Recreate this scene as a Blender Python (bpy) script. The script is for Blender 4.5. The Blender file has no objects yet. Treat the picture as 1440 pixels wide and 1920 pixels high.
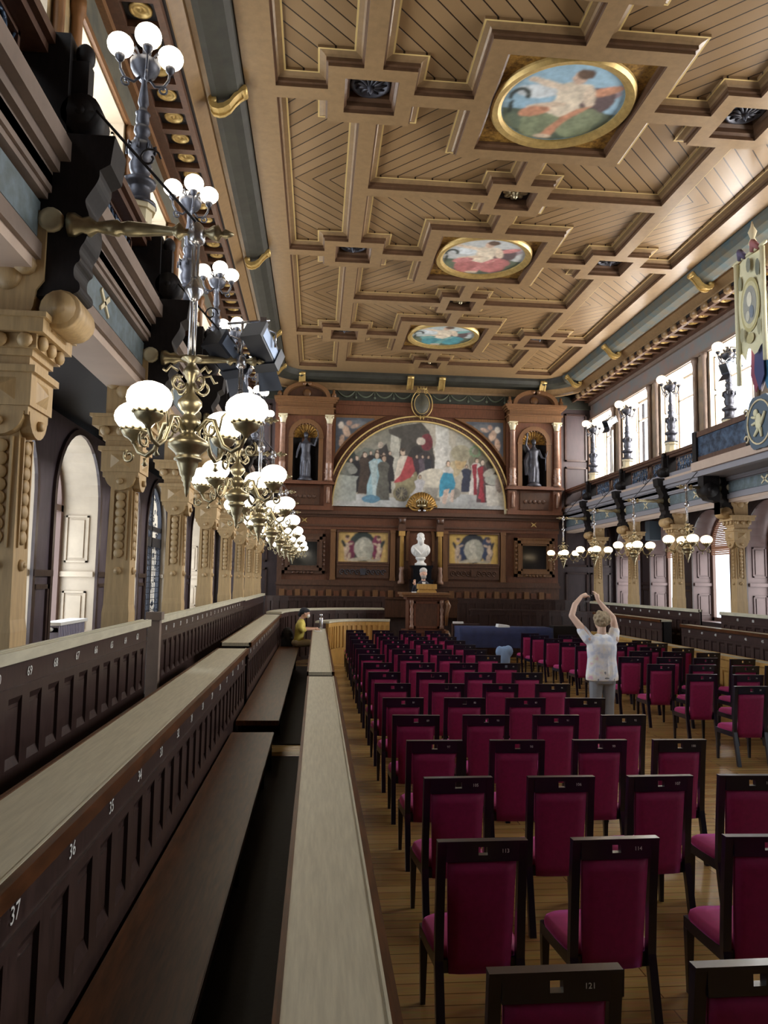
import bpy, bmesh, math, random
from mathutils import Vector, Matrix
random.seed(7)
S = bpy.context.scene
COL = S.collection
PI = math.pi
# ------------------------------------------------------------------ camera
cam = bpy.data.cameras.new('camera')
cam.sensor_fit = 'VERTICAL'; cam.sensor_height = 36.0; cam.lens = 1400/1920*36
cam.clip_start = 0.05; cam.clip_end = 200
camo = bpy.data.objects.new('camera', cam); COL.objects.link(camo)
_v = Vector((595-720, 1088-960, 1400)).normalized()
_up = Vector((math.sin(.023), -math.cos(.023), 0)); _up = (_up - _v*_up.dot(_v)).normalized()
_x = _v.cross(_up)
if _x.x < 0: _x = -_x
# rows of the world->camera matrix
_R = Matrix(((_x.x, _v.x, _up.x), (_x.y, _v.y, _up.y), (_x.z, _v.z, _up.z)))
_right, _down, _fwd = Vector(_R[0]), Vector(_R[1]), Vector(_R[2])
_M = Matrix((_right, -_down, -_fwd)).transposed().to_4x4()
_M.translation = (0, 0, 2.2)
camo.matrix_world = _M
S.camera = camo
# ------------------------------------------------------------------ world, exposure
S.view_settings.view_transform = 'Standard'; S.view_settings.look = 'None'
S.view_settings.gamma = 1.0; S.view_settings.use_curve_mapping = False
S.view_settings.exposure = 0.22
S.cycles.use_denoising = True
S.cycles.max_bounces = 7; S.cycles.diffuse_bounces = 5; S.cycles.glossy_bounces = 3
S.cycles.transmission_bounces = 2; S.cycles.transparent_max_bounces = 8
S.cycles.sample_clamp_indirect = 6.0
S.cycles.caustics_reflective = False; S.cycles.caustics_refractive = False
W = bpy.data.worlds.new('world'); S.world = W; W.use_nodes = True
_bg = W.node_tree.nodes['Background']
_bg.inputs[0].default_value = (.80, .90, 1.0, 1); _bg.inputs[1].default_value = 2.5
XC = 3.47; BAY = 2.65; YB = 25.4; YF = -2.2
def yk(k): return 4.4 + BAY*k
def mx(x, s): return x if s < 0 else 2*XC - x       # mirror a left-hand x to the right side
def daylight(name, loc, sx, sy, rot, power, col):
    l = bpy.data.lights.new(name, 'AREA'); l.shape = 'RECTANGLE'; l.size = sx; l.size_y = sy
    l.energy = power; l.color = col
    o = bpy.data.objects.new(name, l); COL.objects.link(o); o.location = loc; o.rotation_euler = rot
    return o
# daylight standing outside every window of the hall
P_RU, P_RL, P_LU, P_LL = 380, 75, 150, 75
for k in range(-2, 8):
    ym = yk(k) + BAY/2
    if ym < YF + .9 or ym > YB - .6: continue
    f = .3 if k < 1 else 1.     # daylight of the near bays turned down to keep the front chair backs dark
    daylight('window_daylight', (mx(-3.35, 1), ym, 6.95), 2.3, 1.9, (0, PI/2, 0), P_RU*f, (1, .97, .93))
    daylight('window_daylight', (mx(-4.25, 1), ym, 2.45), 3.2, 1.9, (0, PI/2, 0), P_RL*f, (1, .96, .9))
    daylight('window_daylight', (-3.35, ym, 6.95), 2.3, 1.9, (0, -PI/2, 0), P_LU*f, (.88, .94, 1))
    daylight('window_daylight', (-4.25, ym, 2.45), 3.2, 1.9, (0, -PI/2, 0), P_LL*f, (.85, .92, 1))
# ------------------------------------------------------------------ materials
def lin(c):
    return tuple((x/12.92 if x <= .04045 else ((x+.055)/1.055)**2.4) for x in c)
def rgb(h):
    return lin(tuple(int(h[i:i+2], 16)/255 for i in (0, 2, 4)))
def new_mat(name):
    m = bpy.data.materials.new(name); m.use_nodes = True
    nt = m.node_tree; return m, nt, nt.nodes['Principled BSDF']
def node(nt, t, **kw):
    n = nt.nodes.new(t)
    for k, v in kw.items(): setattr(n, k, v)
    return n
def mat(name, h, rough=.5, metal=0., var=.0, sc=(1, 1, 1), nscale=6., h2=None, bump=0., spec=.5, coat=0.):
    m, nt, b = new_mat(name)
    b.inputs['Roughness'].default_value = rough; b.inputs['Metallic'].default_value = metal
    b.inputs['Specular IOR Level'].default_value = spec
    if coat: b.inputs['Coat Weight'].default_value = coat; b.inputs['Coat Roughness'].default_value = .15
    c = rgb(h)
    if var == 0 and h2 is None:
        b.inputs['Base Color'].default_value = (*c, 1); return m
    tc = node(nt, 'ShaderNodeTexCoord'); mp = node(nt, 'ShaderNodeMapping'); mp.inputs['Scale'].default_value = sc
    nz = node(nt, 'ShaderNodeTexNoise'); nz.inputs['Scale'].default_value = nscale
    nz.inputs['Detail'].default_value = 5; nz.inputs['Roughness'].default_value = .6
    cr = node(nt, 'ShaderNodeValToRGB')
    c2 = rgb(h2) if h2 else tuple(x*(1-var) for x in c)
    c1 = c if h2 else tuple(min(1, x*(1+var)) for x in c)
    cr.color_ramp.elements[0].position = .33; cr.color_ramp.elements[0].color = (*c2, 1)
    cr.color_ramp.elements[1].position = .67; cr.color_ramp.elements[1].color = (*c1, 1)
    L = nt.links.new
    L(tc.outputs['Object'], mp.inputs[0]); L(mp.outputs[0], nz.inputs['Vector'])
    L(nz.outputs['Fac'], cr.inputs[0]); L(cr.outputs[0], b.inputs['Base Color'])
    if bump:
        bp = node(nt, 'ShaderNodeBump'); bp.inputs['Strength'].default_value = bump; bp.inputs['Distance'].default_value = .01
        L(nz.outputs['Fac'], bp.inputs['Height']); L(bp.outputs[0], b.inputs['Normal'])
    return m
def glow(name, h, strength):
    m, nt, b = new_mat(name)
    b.inputs['Base Color'].default_value = (.8, .8, .8, 1)
    b.inputs['Emission Color'].default_value = (*rgb(h), 1); b.inputs['Emission Strength'].default_value = strength
    return m
def floor_mat():
    m, nt, b = new_mat('parquet_boards'); L = nt.links.new
    tc = node(nt, 'ShaderNodeTexCoord'); mp = node(nt, 'ShaderNodeMapping')
    br = node(nt, 'ShaderNodeTexBrick'); br.offset = .37; br.squash = 1
    for k, v in (('Scale', 1.), ('Mortar Size', .004), ('Brick Width', 1.9), ('Row Height', .11), ('Bias', 0.)):
        br.inputs[k].default_value = v
    br.inputs['Color1'].default_value = (*rgb('c8a468'), 1); br.inputs['Color2'].default_value = (*rgb('a8834c'), 1)
    br.inputs['Mortar'].default_value = (*rgb('7a5a32'), 1)
    nz = node(nt, 'ShaderNodeTexNoise'); nz.inputs['Scale'].default_value = 5
    m2 = node(nt, 'ShaderNodeMapping'); m2.inputs['Scale'].default_value = (1, 9, 1)
    mi = node(nt, 'ShaderNodeMix', data_type='RGBA', blend_type='MULTIPLY'); mi.inputs[0].default_value = .45
    L(tc.outputs['Object'], mp.inputs[0]); L(mp.outputs[0], br.inputs['Vector'])
    L(tc.outputs['Object'], m2.inputs[0]); L(m2.outputs[0], nz.inputs['Vector'])
    L(br.outputs['Color'], mi.inputs[6]); L(nz.outputs['Color'], mi.inputs[7]); L(mi.outputs[2], b.inputs['Base Color'])
    b.inputs['Roughness'].default_value = .24
    return m
def plank_mat():
    # diagonal boards of the ceiling panels: diamond rings around the middle of every bay pair
    m, nt, b = new_mat('ceiling_boards'); L = nt.links.new
    tc = node(nt, 'ShaderNodeTexCoord'); sp = node(nt, 'ShaderNodeSeparateXYZ'); L(tc.outputs['Object'], sp.inputs[0])
    def mth(op, a, bb=None):
        n = node(nt, 'ShaderNodeMath', operation=op)
        for i, v in enumerate((a, bb)):
            if v is None: continue
            if isinstance(v, (int, float)): n.inputs[i].default_value = v
            else: L(v, n.inputs[i])
        return n.outputs[0]
    yy = mth('SUBTRACT', sp.outputs[1], 12.9-2.65-5.3*6)
    yy = mth('ABSOLUTE', mth('SUBTRACT', mth('MODULO', yy, 5.3), 2.65))
    xx = mth('ABSOLUTE', mth('SUBTRACT', sp.outputs[0], XC))
    c = mth('DIVIDE', mth('ADD', yy, xx), .31)
    fr = mth('FRACT', c)
    g = mth('LESS_THAN', mth('ABSOLUTE', mth('SUBTRACT', fr, .5)), .455)
    wn = node(nt, 'ShaderNodeTexWhiteNoise', noise_dimensions='1D'); L(mth('FLOOR', c), wn.inputs['W'])
    cr = node(nt, 'ShaderNodeValToRGB')
    cr.color_ramp.elements[0].color = (*rgb('7d6343'), 1); cr.color_ramp.elements[1].color = (*rgb('8a7050'), 1)
    L(wn.outputs[0], cr.inputs[0])
    mi = node(nt, 'ShaderNodeMix', data_type='RGBA'); mi.inputs[6].default_value = (*rgb('22150a'), 1)
    L(g, mi.inputs[0]); L(cr.outputs[0], mi.inputs[7]); L(mi.outputs[2], b.inputs['Base Color'])
    bp = node(nt, 'ShaderNodeBump'); bp.inputs['Distance'].default_value = .02; bp.inputs['Strength'].default_value = .6
    L(g, bp.inputs['Height']); L(bp.outputs[0], b.inputs['Normal'])
    b.inputs['Roughness'].default_value = .3
    return m
def paint_mat():
    m, nt, b = new_mat('oil_paint'); L = nt.links.new
    a = node(nt, 'ShaderNodeVertexColor', layer_name='paint'); tc = node(nt, 'ShaderNodeTexCoord')
    nz = node(nt, 'ShaderNodeTexNoise'); nz.inputs['Scale'].default_value = 9; nz.inputs['Detail'].default_value = 4
    mr = node(nt, 'ShaderNodeMapRange'); mr.inputs['To Min'].default_value = .75; mr.inputs['To Max'].default_value = 1.2
    mi = node(nt, 'ShaderNodeMix', data_type='RGBA', blend_type='MULTIPLY'); mi.inputs[0].default_value = 1
    L(tc.outputs['Object'], nz.inputs['Vector']); L(nz.outputs['Fac'], mr.inputs[0])
    L(a.outputs[0], mi.inputs[6]); L(mr.outputs[0], mi.inputs[7]); L(mi.outputs[2], b.inputs['Base Color'])
    b.inputs['Roughness'].default_value = .6
    return m
def pane_mat():
    m = bpy.data.materials.new('window_glass'); m.use_nodes = True; nt = m.node_tree; L = nt.links.new
    nt.nodes.remove(nt.nodes['Principled BSDF']); out = nt.nodes['Material Output']
    t = node(nt, 'ShaderNodeBsdfTransparent'); g = node(nt, 'ShaderNodeBsdfGlossy'); g.inputs['Roughness'].default_value = .05
    mx_ = node(nt, 'ShaderNodeMixShader'); mx_.inputs[0].default_value = .06
    L(t.outputs[0], mx_.inputs[1]); L(g.outputs[0], mx_.inputs[2]); L(mx_.outputs[0], out.inputs[0])
    return m
GR = (9, 9, .8)      # upright grain
M = dict(
  dark=mat('dark_oak', '3b2c29', .3, var=.35, sc=(8, 8, 1.2), nscale=5),
  black=mat('black_oak', '1b1717', .6, spec=.25, var=.3, sc=(6, 6, 2), nscale=5),
  desktop=mat('worn_grey_oak', 'bcb7a2', .42, var=.12, sc=(14, 1.0, 4), nscale=4),
  bench=mat('polished_brown_oak', '4c2c16', .36, spec=.22, var=.45, sc=(10, 1, 4), nscale=4),
  pillar=mat('tan_oak', 'ac9168', .5, var=.14, sc=(10, 10, 1), nscale=4),
  red=mat('red_brown_walnut', '633c28', .45, var=.25, sc=(6, 6, 1.5), nscale=4),
  mid=mat('mid_brown_walnut', '4e3324', .45, var=.25, sc=(5, 5, 1.5), nscale=4),
  ochre=mat('ochre_oak', '6e4c2e', .45, var=.2, sc=(9, 9, 1), nscale=4),
  honey=mat('honey_oak', 'b08a4c', .4, var=.18, sc=(9, 9, 1), nscale=4),
  beam=mat('ceiling_beam_oak', '82694a', .32, var=.12, sc=(3, 3, 3), nscale=3),
  moulding=mat('ceiling_moulding_oak', '5a4230', .35, var=.15, sc=(3, 3, 3), nscale=3),
  gold=mat('gilding', 'b89c60', .4, metal=.5, var=.15, nscale=12),
  goldpaint=mat('gold_leaf_ground', 'b98f45', .5, metal=.4, nscale=14, h2='5e4220'),
  brass=mat('old_brass', 'a59a7c', .34, metal=.85, var=.25, nscale=9),
  bronze=mat('grey_bronze', '45464e', .45, metal=.5, var=.3, nscale=9),
  iron=mat('wrought_iron', '3a3a3e', .45, metal=.6),
  steel=mat('bright_steel', 'c8c8cc', .25, metal=.9),
  marble=mat('white_marble', 'd8d6d2', .5, var=.05, nscale=4),
  plinth=mat('cream_stone', 'cfc3a2', .55, var=.08, nscale=4),
  wallL=mat('violet_brown_panel', '483c44', .5, var=.25, sc=(3, 3, 1), nscale=3),
  wallR=mat('plum_brown_panel', '35282a', .6, var=.25, sc=(3, 3, 1), nscale=3),
  upper=mat('painted_upper_wall', 'a08252', .6, nscale=2.2, h2='6d6656'),
  upperR=mat('painted_upper_wall_right', '98836c', .6, nscale=2.2, h2='6c665e'),
  frieze=mat('blue_green_painted_frieze', '6a7880', .6, nscale=9, h2='525c5c'),
  friezeR=mat('mottled_painted_frieze', '70787a', .6, nscale=2.0, h2='85706a'),
  cove=mat('dark_green_cove', '2c2c22', .6, nscale=5, h2='1f1c14'),
  coveR=mat('blue_green_cove', '3e5156', .6, nscale=4, h2='5a5240'),
  garland=mat('dark_green_frieze', '33352c', .6, nscale=6, h2='24251f'),
  garl2=mat('garland_green', '5a6150', .6),
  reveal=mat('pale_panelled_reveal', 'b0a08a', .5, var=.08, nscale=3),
  soffit=mat('pale_beam_soffit', 'b5a090', .55, var=.06, nscale=3),
  velvet=mat('magenta_velvet', '921250', .7, var=.12, nscale=30),
  lacquer=mat('black_plum_lacquer', '100e20', .28, coat=.4),
  white=mat('white_paint', 'dcdcd8', .5),
  paper=mat('white_paper', 'e4e4e0', .6),
  blue=mat('navy_cloth', '232c52', .8, var=.2, nscale=5),
  blind=mat('orange_blind', 'c08a6a', .6),
  radiator=mat('grey_radiator', '8a8698', .4),
  globe=glow('lit_opal_globe', 'ffe0b0', 3.2),
  globeL=glow('lit_opal_globe_left', 'fff2da', 6.0),
  glass=pane_mat(), parquet=floor_mat(), boards=plank_mat(), paint=paint_mat(),
  lattice=mat('blue_black_grille', '2a2c34', .45, metal=.4),
  grille=mat('blue_iron_openwork', '51657e', .4, metal=.5, nscale=9, h2='232a38'),
  lead=mat('window_frame_brown', '5a4238', .5),
  frost=mat('milky_door_glass', 'b4c0cc', .35, var=.2, nscale=24),
  marblewood=mat('reddish_marbled_column', '8a6a58', .35, var=.25, nscale=8),
  bannerc=mat('cream_banner_cloth', 'cfcbaa', .8, var=.06, nscale=6),
  grey=mat('grey_panel', '86848a', .5),
  darkglass=mat('dark_picture', '16181c', .15),
  spot=mat('black_lamp_housing', '30343e', .4, metal=.3),
  spotblue=mat('blue_grey_lamp_housing', '94a6c2', .4, metal=.3),
  goldline=mat('pale_gilt_line', 'c8ae72', .4),
  taupe=mat('grey_taupe_oak', '7a6a60', .45, var=.15, nscale=4),
  olive=mat('olive_painted_frieze', '5c584a', .6, nscale=6, h2='46463e'),
  plum=mat('dimmed_plum_reveal', '64504e', .5, var=.1, nscale=3),  # darker copy of the reveal; dimness of the right aisle put into colour
  paleframe=mat('glare_pale_frame', 'b4aea8', .5),  # window glare put into the colour so the frames blend in
  bluegrey=mat('blue_grey_box', '4a5a68', .5),
)
# ------------------------------------------------------------------ mesh builder
_vb = M['velvet'].node_tree.nodes['Principled BSDF']
_vb.inputs['Sheen Weight'].default_value = .9; _vb.inputs['Sheen Roughness'].default_value = .35
_vb.inputs['Sheen Tint'].default_value = (*rgb('e070c8'), 1)
class MB:
    def __init__(s): s.v = []; s.f = []; s.mi = []; s.sm = []; s.c = []
    def add(s, vs, fs, mi=0, smooth=False, col=None):
        o = len(s.v); s.v += [tuple(v) for v in vs]
        for f in fs:
            s.f.append(tuple(i+o for i in f)); s.mi.append(mi); s.sm.append(smooth); s.c.append(col)
        return s
    def box(s, x0, y0, z0, x1, y1, z1, mi=0, col=None):
        vs = [(x, y, z) for z in (z0, z1) for y in (y0, y1) for x in (x0, x1)]
        return s.add(vs, [(0, 2, 3, 1), (4, 5, 7, 6), (0, 1, 5, 4), (2, 6, 7, 3), (0, 4, 6, 2), (1, 3, 7, 5)], mi, False, col)
    def cb(s, cx, cy, cz, sx, sy, sz, mi=0):
        return s.box(cx-sx/2, cy-sy/2, cz-sz/2, cx+sx/2, cy+sy/2, cz+sz/2, mi)
    def prism(s, poly, axis, a, b, mi=0, smooth=False, col=None):
        n = len(poly)
        def P(p, t):
            return (t, p[0], p[1]) if axis == 'x' else (p[0], t, p[1]) if axis == 'y' else (p[0], p[1], t)
        vs = [P(p, a) for p in poly] + [P(p, b) for p in poly]
        s.add(vs, [tuple(range(n))[::-1], tuple(range(n, 2*n))], mi, False, col)
        s.f_off = len(s.v) - 2*n
        for i in range(n):
            j = (i+1) % n; o = s.f_off
            s.f.append((o+i, o+j, o+n+j, o+n+i)); s.mi.append(mi); s.sm.append(smooth); s.c.append(col)
        return s
    def lathe(s, prof, c=(0, 0, 0), axis='z', n=14, mi=0, smooth=True, sx=1., sy=1.):
        vs = []; m = len(prof)
        for r, h in prof:
            for i in range(n):
                a = 2*PI*i/n; p, q = r*math.cos(a)*sx, r*math.sin(a)*sy
                if axis == 'z': vs.append((c[0]+p, c[1]+q, c[2]+h))
                elif axis == 'x': vs.append((c[0]+h, c[1]+p, c[2]+q))
                else: vs.append((c[0]+p, c[1]+h, c[2]+q))
        fs = [(k*n+i, k*n+(i+1) % n, (k+1)*n+(i+1) % n, (k+1)*n+i) for k in range(m-1) for i in range(n)]
        fs += [tuple(range(n))[::-1], tuple(range((m-1)*n, m*n))]
        return s.add(vs, fs, mi, smooth)
    def tube(s, pts, r, n=8, mi=0, smooth=True):
        pts = [Vector(p) for p in pts]; m = len(pts)
        rs = r if isinstance(r, (list, tuple)) else [r]*m
        vs = []; up = None
        for i, p in enumerate(pts):
            t = (pts[min(i+1, m-1)] - pts[max(i-1, 0)]).normalized()
            if up is None:
                up = Vector((0, 0, 1)) if abs(t.z) < .9 else Vector((1, 0, 0))
            a = (up - t*up.dot(t))
            if a.length < 1e-5: a = t.orthogonal()
            a.normalize(); b = t.cross(a); up = a
            for k in range(n):
                g = 2*PI*k/n; vs.append(p + (a*math.cos(g) + b*math.sin(g))*rs[i])
        fs = [(k*n+i, k*n+(i+1) % n, (k+1)*n+(i+1) % n, (k+1)*n+i) for k in range(m-1) for i in range(n)]
        fs += [tuple(range(n))[::-1], tuple(range((m-1)*n, m*n))]
        return s.add(vs, fs, mi, smooth)
    def ball(s, c, r, nu=14, nv=8, mi=0, rot=None):
        if not isinstance(r, (tuple, list)): r = (r, r, r)
        vs = [(0, 0, -1)]
        for j in range(1, nv):
            a = PI*j/nv - PI/2
            vs += [(math.cos(a)*math.cos(2*PI*i/nu), math.cos(a)*math.sin(2*PI*i/nu), math.sin(a)) for i in range(nu)]
        vs.append((0, 0, 1)); N = len(vs)-1
        fs = [(0, 1+(i+1) % nu, 1+i) for i in range(nu)]
        for j in range(nv-2):
            o = 1+j*nu
            fs += [(o+i, o+(i+1) % nu, o+nu+(i+1) % nu, o+nu+i) for i in range(nu)]
        o = 1+(nv-2)*nu
        fs += [(o+i, o+(i+1) % nu, N) for i in range(nu)]
        out = []
        for v in vs:
            w = Vector((v[0]*r[0], v[1]*r[1], v[2]*r[2]))
            if rot is not None: w = rot @ w
            out.append(w + Vector(c))
        return s.add(out, fs, mi, True)
    def disc(s, c, r, axis, t, n=14, mi=0, r2=None):
        # a short round boss along an axis
        return s.lathe([(r, 0), (r, t*.6), ((r2 or r*.8), t)], c, axis, n, mi)
    def build(s, name, mats, parent=None, recalc=True):
        me = bpy.data.meshes.new(name); me.from_pydata(s.v, [], s.f)
        if not isinstance(mats, (list, tuple)): mats = [mats]
        for m in mats: me.materials.append(M[m] if isinstance(m, str) else m)
        if recalc:
            bm = bmesh.new(); bm.from_mesh(me); bmesh.ops.recalc_face_normals(bm, faces=bm.faces[:]); bm.to_mesh(me); bm.free()
        me.polygons.foreach_set('material_index', s.mi); me.polygons.foreach_set('use_smooth', s.sm)
        if any(c is not None for c in s.c):
            at = me.color_attributes.new('paint', 'FLOAT_COLOR', 'CORNER'); buf = []
            for p, c in zip(me.polygons, s.c):
                buf += list((*(c or (.5, .5, .5)), 1.))*p.loop_total
            at.data.foreach_set('color', buf)
        me.update()
        o = bpy.data.objects.new(name, me); COL.objects.link(o)
        if parent is not None: o.parent = parent
        return o
def tag(o, label=None, cat=None, group=None, kind=None):
    if label: o['label'] = label
    if cat: o['category'] = cat
    if group: o['group'] = group
    if kind: o['kind'] = kind
    return o
def thing(name, label, cat, loc=(0, 0, 0), rz=0, group=None):
    o = bpy.data.objects.new(name, None); COL.objects.link(o); o.empty_display_size = .1
    o.location = loc; o.rotation_euler = (0, 0, rz); return tag(o, label, cat, group)
def struct(name, mb, mats, parent=None):
    o = mb.build(name, mats, parent)
    if parent is None: o['kind'] = 'structure'
    return o
def dup(root, loc, rz=None, label=None, group=None):
    r = root.copy(); COL.objects.link(r); r.location = loc
    if rz is not None: r.rotation_euler = (0, 0, rz)
    if label: r['label'] = label
    if group: r['group'] = group
    for ch in list(root.children):
        c = ch.copy(); COL.objects.link(c); c.parent = r
        for g in list(ch.children):
            d = g.copy(); COL.objects.link(d); d.parent = c
    return r
def text_mesh(txt, size, name, m, parent=None, mw=None):
    cu = bpy.data.curves.new('t', 'FONT'); cu.body = txt; cu.size = size; cu.align_x = 'CENTER'; cu.align_y = 'CENTER'
    cu.resolution_u = 2; cu.extrude = .0008
    ob = bpy.data.objects.new('t', cu); me = bpy.data.meshes.new_from_object(ob)
    bpy.data.objects.remove(ob); bpy.data.curves.remove(cu)
    if mw is not None: me.transform(mw)
    return me
def arc(cx, cy, r, a0, a1, n):
    return [(cx + r*math.cos(math.radians(a0+(a1-a0)*i/n)), cy + r*math.sin(math.radians(a0+(a1-a0)*i/n))) for i in range(n+1)]
def nth(i): return '%d%s' % (i, 'th' if 10 <= i % 100 <= 20 else {1: 'st', 2: 'nd', 3: 'rd'}.get(i % 10, 'th'))
ORD = ['first', 'second', 'third', 'fourth', 'fifth', 'sixth', 'seventh', 'eighth', 'ninth', 'tenth', 'eleventh', 'twelfth', 'thirteenth', 'fourteenth', 'fifteenth', 'sixteenth', 'seventeenth']
# ================================================================== STRUCTURE
struct('floor', MB().box(-4.6, YF, -.12, 2*XC+4.6, YB+.3, 0), 'parquet')
ti = 0
def trim(mb, mats, parent=None):
    global ti
    ti += 1
    return struct('trim_%d' % ti, mb, mats, parent)
for s in (-1, 1):                                  # stepped platforms under the benches, raised side aisles
    m = MB()
    a, b = sorted((mx(-1.24 if s < 0 else -1.47, s), mx(-1.76, s))); m.box(a, YF, 0, b, YB, .6)
    a, b = sorted((mx(-1.76, s), mx(-4.05, s))); m.box(a, YF, 0, b, YB, 1.0)
    trim(m, 'black')
trim(MB().box(-1.24, YF, 0, .0, 9.6, .015).box(-1.24, 10.3, 0, .0, 19.4, .015), 'black')  # black sheet added over the parquet, making the footwells dark
# --- outer walls with arched openings (ground floor) and square ones (gallery)
def arch_wall(mb, X, y0, y1, zb, zt, openings, mi=0):
    """wall at x=X between y0..y1; openings = (yc, half, sill, spring)"""
    y = y0
    for yc, h, sill, sp in sorted(openings):
        mb.add([(X, y, zb), (X, yc-h, zb), (X, yc-h, zt), (X, y, zt)], [(0, 1, 2, 3)], mi)
        if sill > zb: mb.add([(X, yc-h, zb), (X, yc+h, zb), (X, yc+h, sill), (X, yc-h, sill)], [(0, 1, 2, 3)], mi)
        p = arc(yc, sp, h, 180, 0, 14)
        for i in range(14):
            mb.add([(X, *p[i]), (X, *p[i+1]), (X, p[i+1][0], zt), (X, p[i][0], zt)], [(0, 1, 2, 3)], mi)
        y = yc+h
    mb.add([(X, y, zb), (X, y1, zb), (X, y1, zt), (X, y, zt)], [(0, 1, 2, 3)], mi)
def reveal_arch(mb, X0, X1, yc, h, sill, sp, mi=0):
    p = [(yc-h, sill)] + arc(yc, sp, h, 180, 0, 16) + [(yc+h, sill)]
    n = len(p)
    for i in range(n):
        j = (i+1) % n
        mb.add([(X0, *p[i]), (X0, *p[j]), (X1, *p[j]), (X1, *p[i])], [(0, 1, 2, 3)], mi, smooth=(0 < i < n-2))
wi = 0; di = 0
bays = [k for k in range(-2, 8) if yk(k)+BAY/2 > YF+.9 and yk(k)+BAY/2 < YB-.6]
for s in (-1, 1):
    XW, XO = mx(-3.45, s), mx(-4.05, s)
    ops = []
    w = MB()
    for k in bays:
        ym = yk(k)+BAY/2
        ops.append((ym, .98, 1.0 if (s < 0 and k == 4) else 1.25, 3.25))
    arch_wall(w, XW, YF, YB, 1.0, 4.35, ops)
    # dado rail on the piers
    ys = sorted([YF] + [y for o in ops for y in (o[0]-.98, o[0]+.98)] + [YB])
    for a, b in zip(ys[::2], ys[1::2]):
        x0, x1 = sorted((XW, mx(-3.40, s))); w.box(x0, a+.02, 2.2, x1, b-.02, 2.28, 1)
        x0, x1 = sorted((XW, mx(-3.42, s))); w.box(x0, a+.02, 1.0, x1, b-.02, 1.2, 1)
        if b-a > .4:
            for q in (a+.08, b-.14): w.box(x0, q, 1.3, x1, q+.06, 2.1, 1)
            w.box(x0, a+.08, 2.04, x1, b-.08, 2.1, 1)
    # outer face of the building, closing the shell
    arch_wall(w, mx(-4.06, s), YF, YB, -.1, 4.6, ops)
    struct('wall_left' if s < 0 else 'wall_right', w, ['wallL' if s < 0 else 'wallR', 'dark'])
    for k in bays:
        ym = yk(k)+BAY/2; door = (s < 0 and k == 4); sill = 1.0 if door else 1.25
        r = MB(); reveal_arch(r, XW, XO, ym, .98, sill, 3.25)
        # raised panels and ledge on the splayed reveal
        for yy, d in ((ym-.98, 1), (ym+.98, -1)):
            for z0, z1 in ((1.4, 1.98), (2.42, 3.15)):
                x0, x1 = sorted((mx(-3.57, s), mx(-3.92, s)))
                for (a, b, c, e) in ((x0, x0+.03, z0, z1), (x1-.03, x1, z0, z1), (x0, x1, z0, z0+.03), (x0, x1, z1-.03, z1)):
                    r.box(a, min(yy, yy+d*.025), c, b, max(yy, yy+d*.025), e)
                r.box(x0+.07, min(yy, yy+d*.018), z0+.07, x1-.07, max(yy, yy+d*.018), z1-.07)
            x0, x1 = sorted((mx(-3.47, s), XO)); r.box(x0, min(yy, yy+d*.05), 2.2, x1, max(yy, yy+d*.05), 2.28)
        # dark arch moulding round the opening
        po = arc(ym, 3.25, 1.06, 180, 0, 16); pi_ = arc(ym, 3.25, .98, 180, 0, 16)
        x0, x1 = sorted((XW, mx(-3.41, s)))
        for i in range(16): r.prism([pi_[i], pi_[i+1], po[i+1], po[i]], 'x', x0, x1, 1)
        for yy in (ym-1.06, ym+.98): r.box(x0, yy, sill, x1, yy+.08, 3.25, 1)
        if door: di += 1; nm = 'door_%d' % di
        else: wi += 1; nm = 'window_%d' % wi
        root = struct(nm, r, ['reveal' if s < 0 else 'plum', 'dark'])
        XF = mx(-3.62, s) if door else XO
        f = MB(); x0, x1 = sorted((mx(-3.54, s) if door else mx(-3.97, s), XF))
        pa = arc(ym, 3.25, .98, 180, 0, 16); pb = arc(ym, 3.25, .88, 180, 0, 16)
        for i in range(16): f.prism([pb[i], pb[i+1], pa[i+1], pa[i]], 'x', x0, x1)
        for yy in (ym-.98, ym+.88, ym-.04): f.box(x0, yy, sill, x1, yy+(.1 if abs(yy-ym) > .1 else .08), 3.25 if abs(yy-ym) > .1 else 4.2)
        f.box(x0, ym-.98, sill, x1, ym+.98, sill+.1); f.box(x0, ym-.98, 3.2, x1, ym+.98, 3.3)
        if door: f.box(x0, ym-.95, 2.86, x1, ym+.95, 3.06)
        f.build('door_frame' if door else 'window_frame', 'lattice' if door else 'lead', root)
        g = MB(); pg = [(ym-.9, sill)] + arc(ym, 3.25, .9, 180, 0, 16) + [(ym+.9, sill)]
        g.add([(XF, *p) for p in pg], [tuple(range(len(pg)))])
        g.build('pane', 'glass', root)
        if door:                                      # scrolled iron lattice in front of the milky glass
            q = MB(); X = mx(-3.56, s)
            for i in range(13):
                yy = ym-.86+i*.143
                q.tube([(X, yy, 1.1), (X, yy, 2.86)], .008, 5)
            for i in range(15):
                zz = 1.15+i*.12
                q.tube([(X, ym-.88, zz), (X, ym+.88, zz)], .007, 5)
            rr = random.Random(3)
            for i in range(110):
                yy, zz = ym+rr.uniform(-.84, .84), rr.uniform(1.15, 4.1)
                if zz > 3.2 and (yy-ym)**2+(zz-3.25)**2 > .74: continue
                a0 = rr.uniform(0, 360)
                q.tube([(X, *p) for p in arc(yy, zz, .055, a0, a0+270, 6)], .007, 4)
            q.build('lattice', 'lattice', root)
        elif s > 0:                                   # orange slatted blind, rolled half way down
            q = MB(); X = mx(-3.93, s)
            for i in range(22):
                zz = 4.12-i*.05; hw = .86 if zz < 3.25 else max(.05, math.sqrt(max(0, .74-(zz-3.25)**2)))
                q.box(X-.004, ym-hw, zz-.02, X+.004, ym+hw, zz+.02)
            q.build('blind', 'blind', root)
    # ---- gallery wall
    XU, XUO = mx(-2.6, s), mx(-3.2, s)
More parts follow.
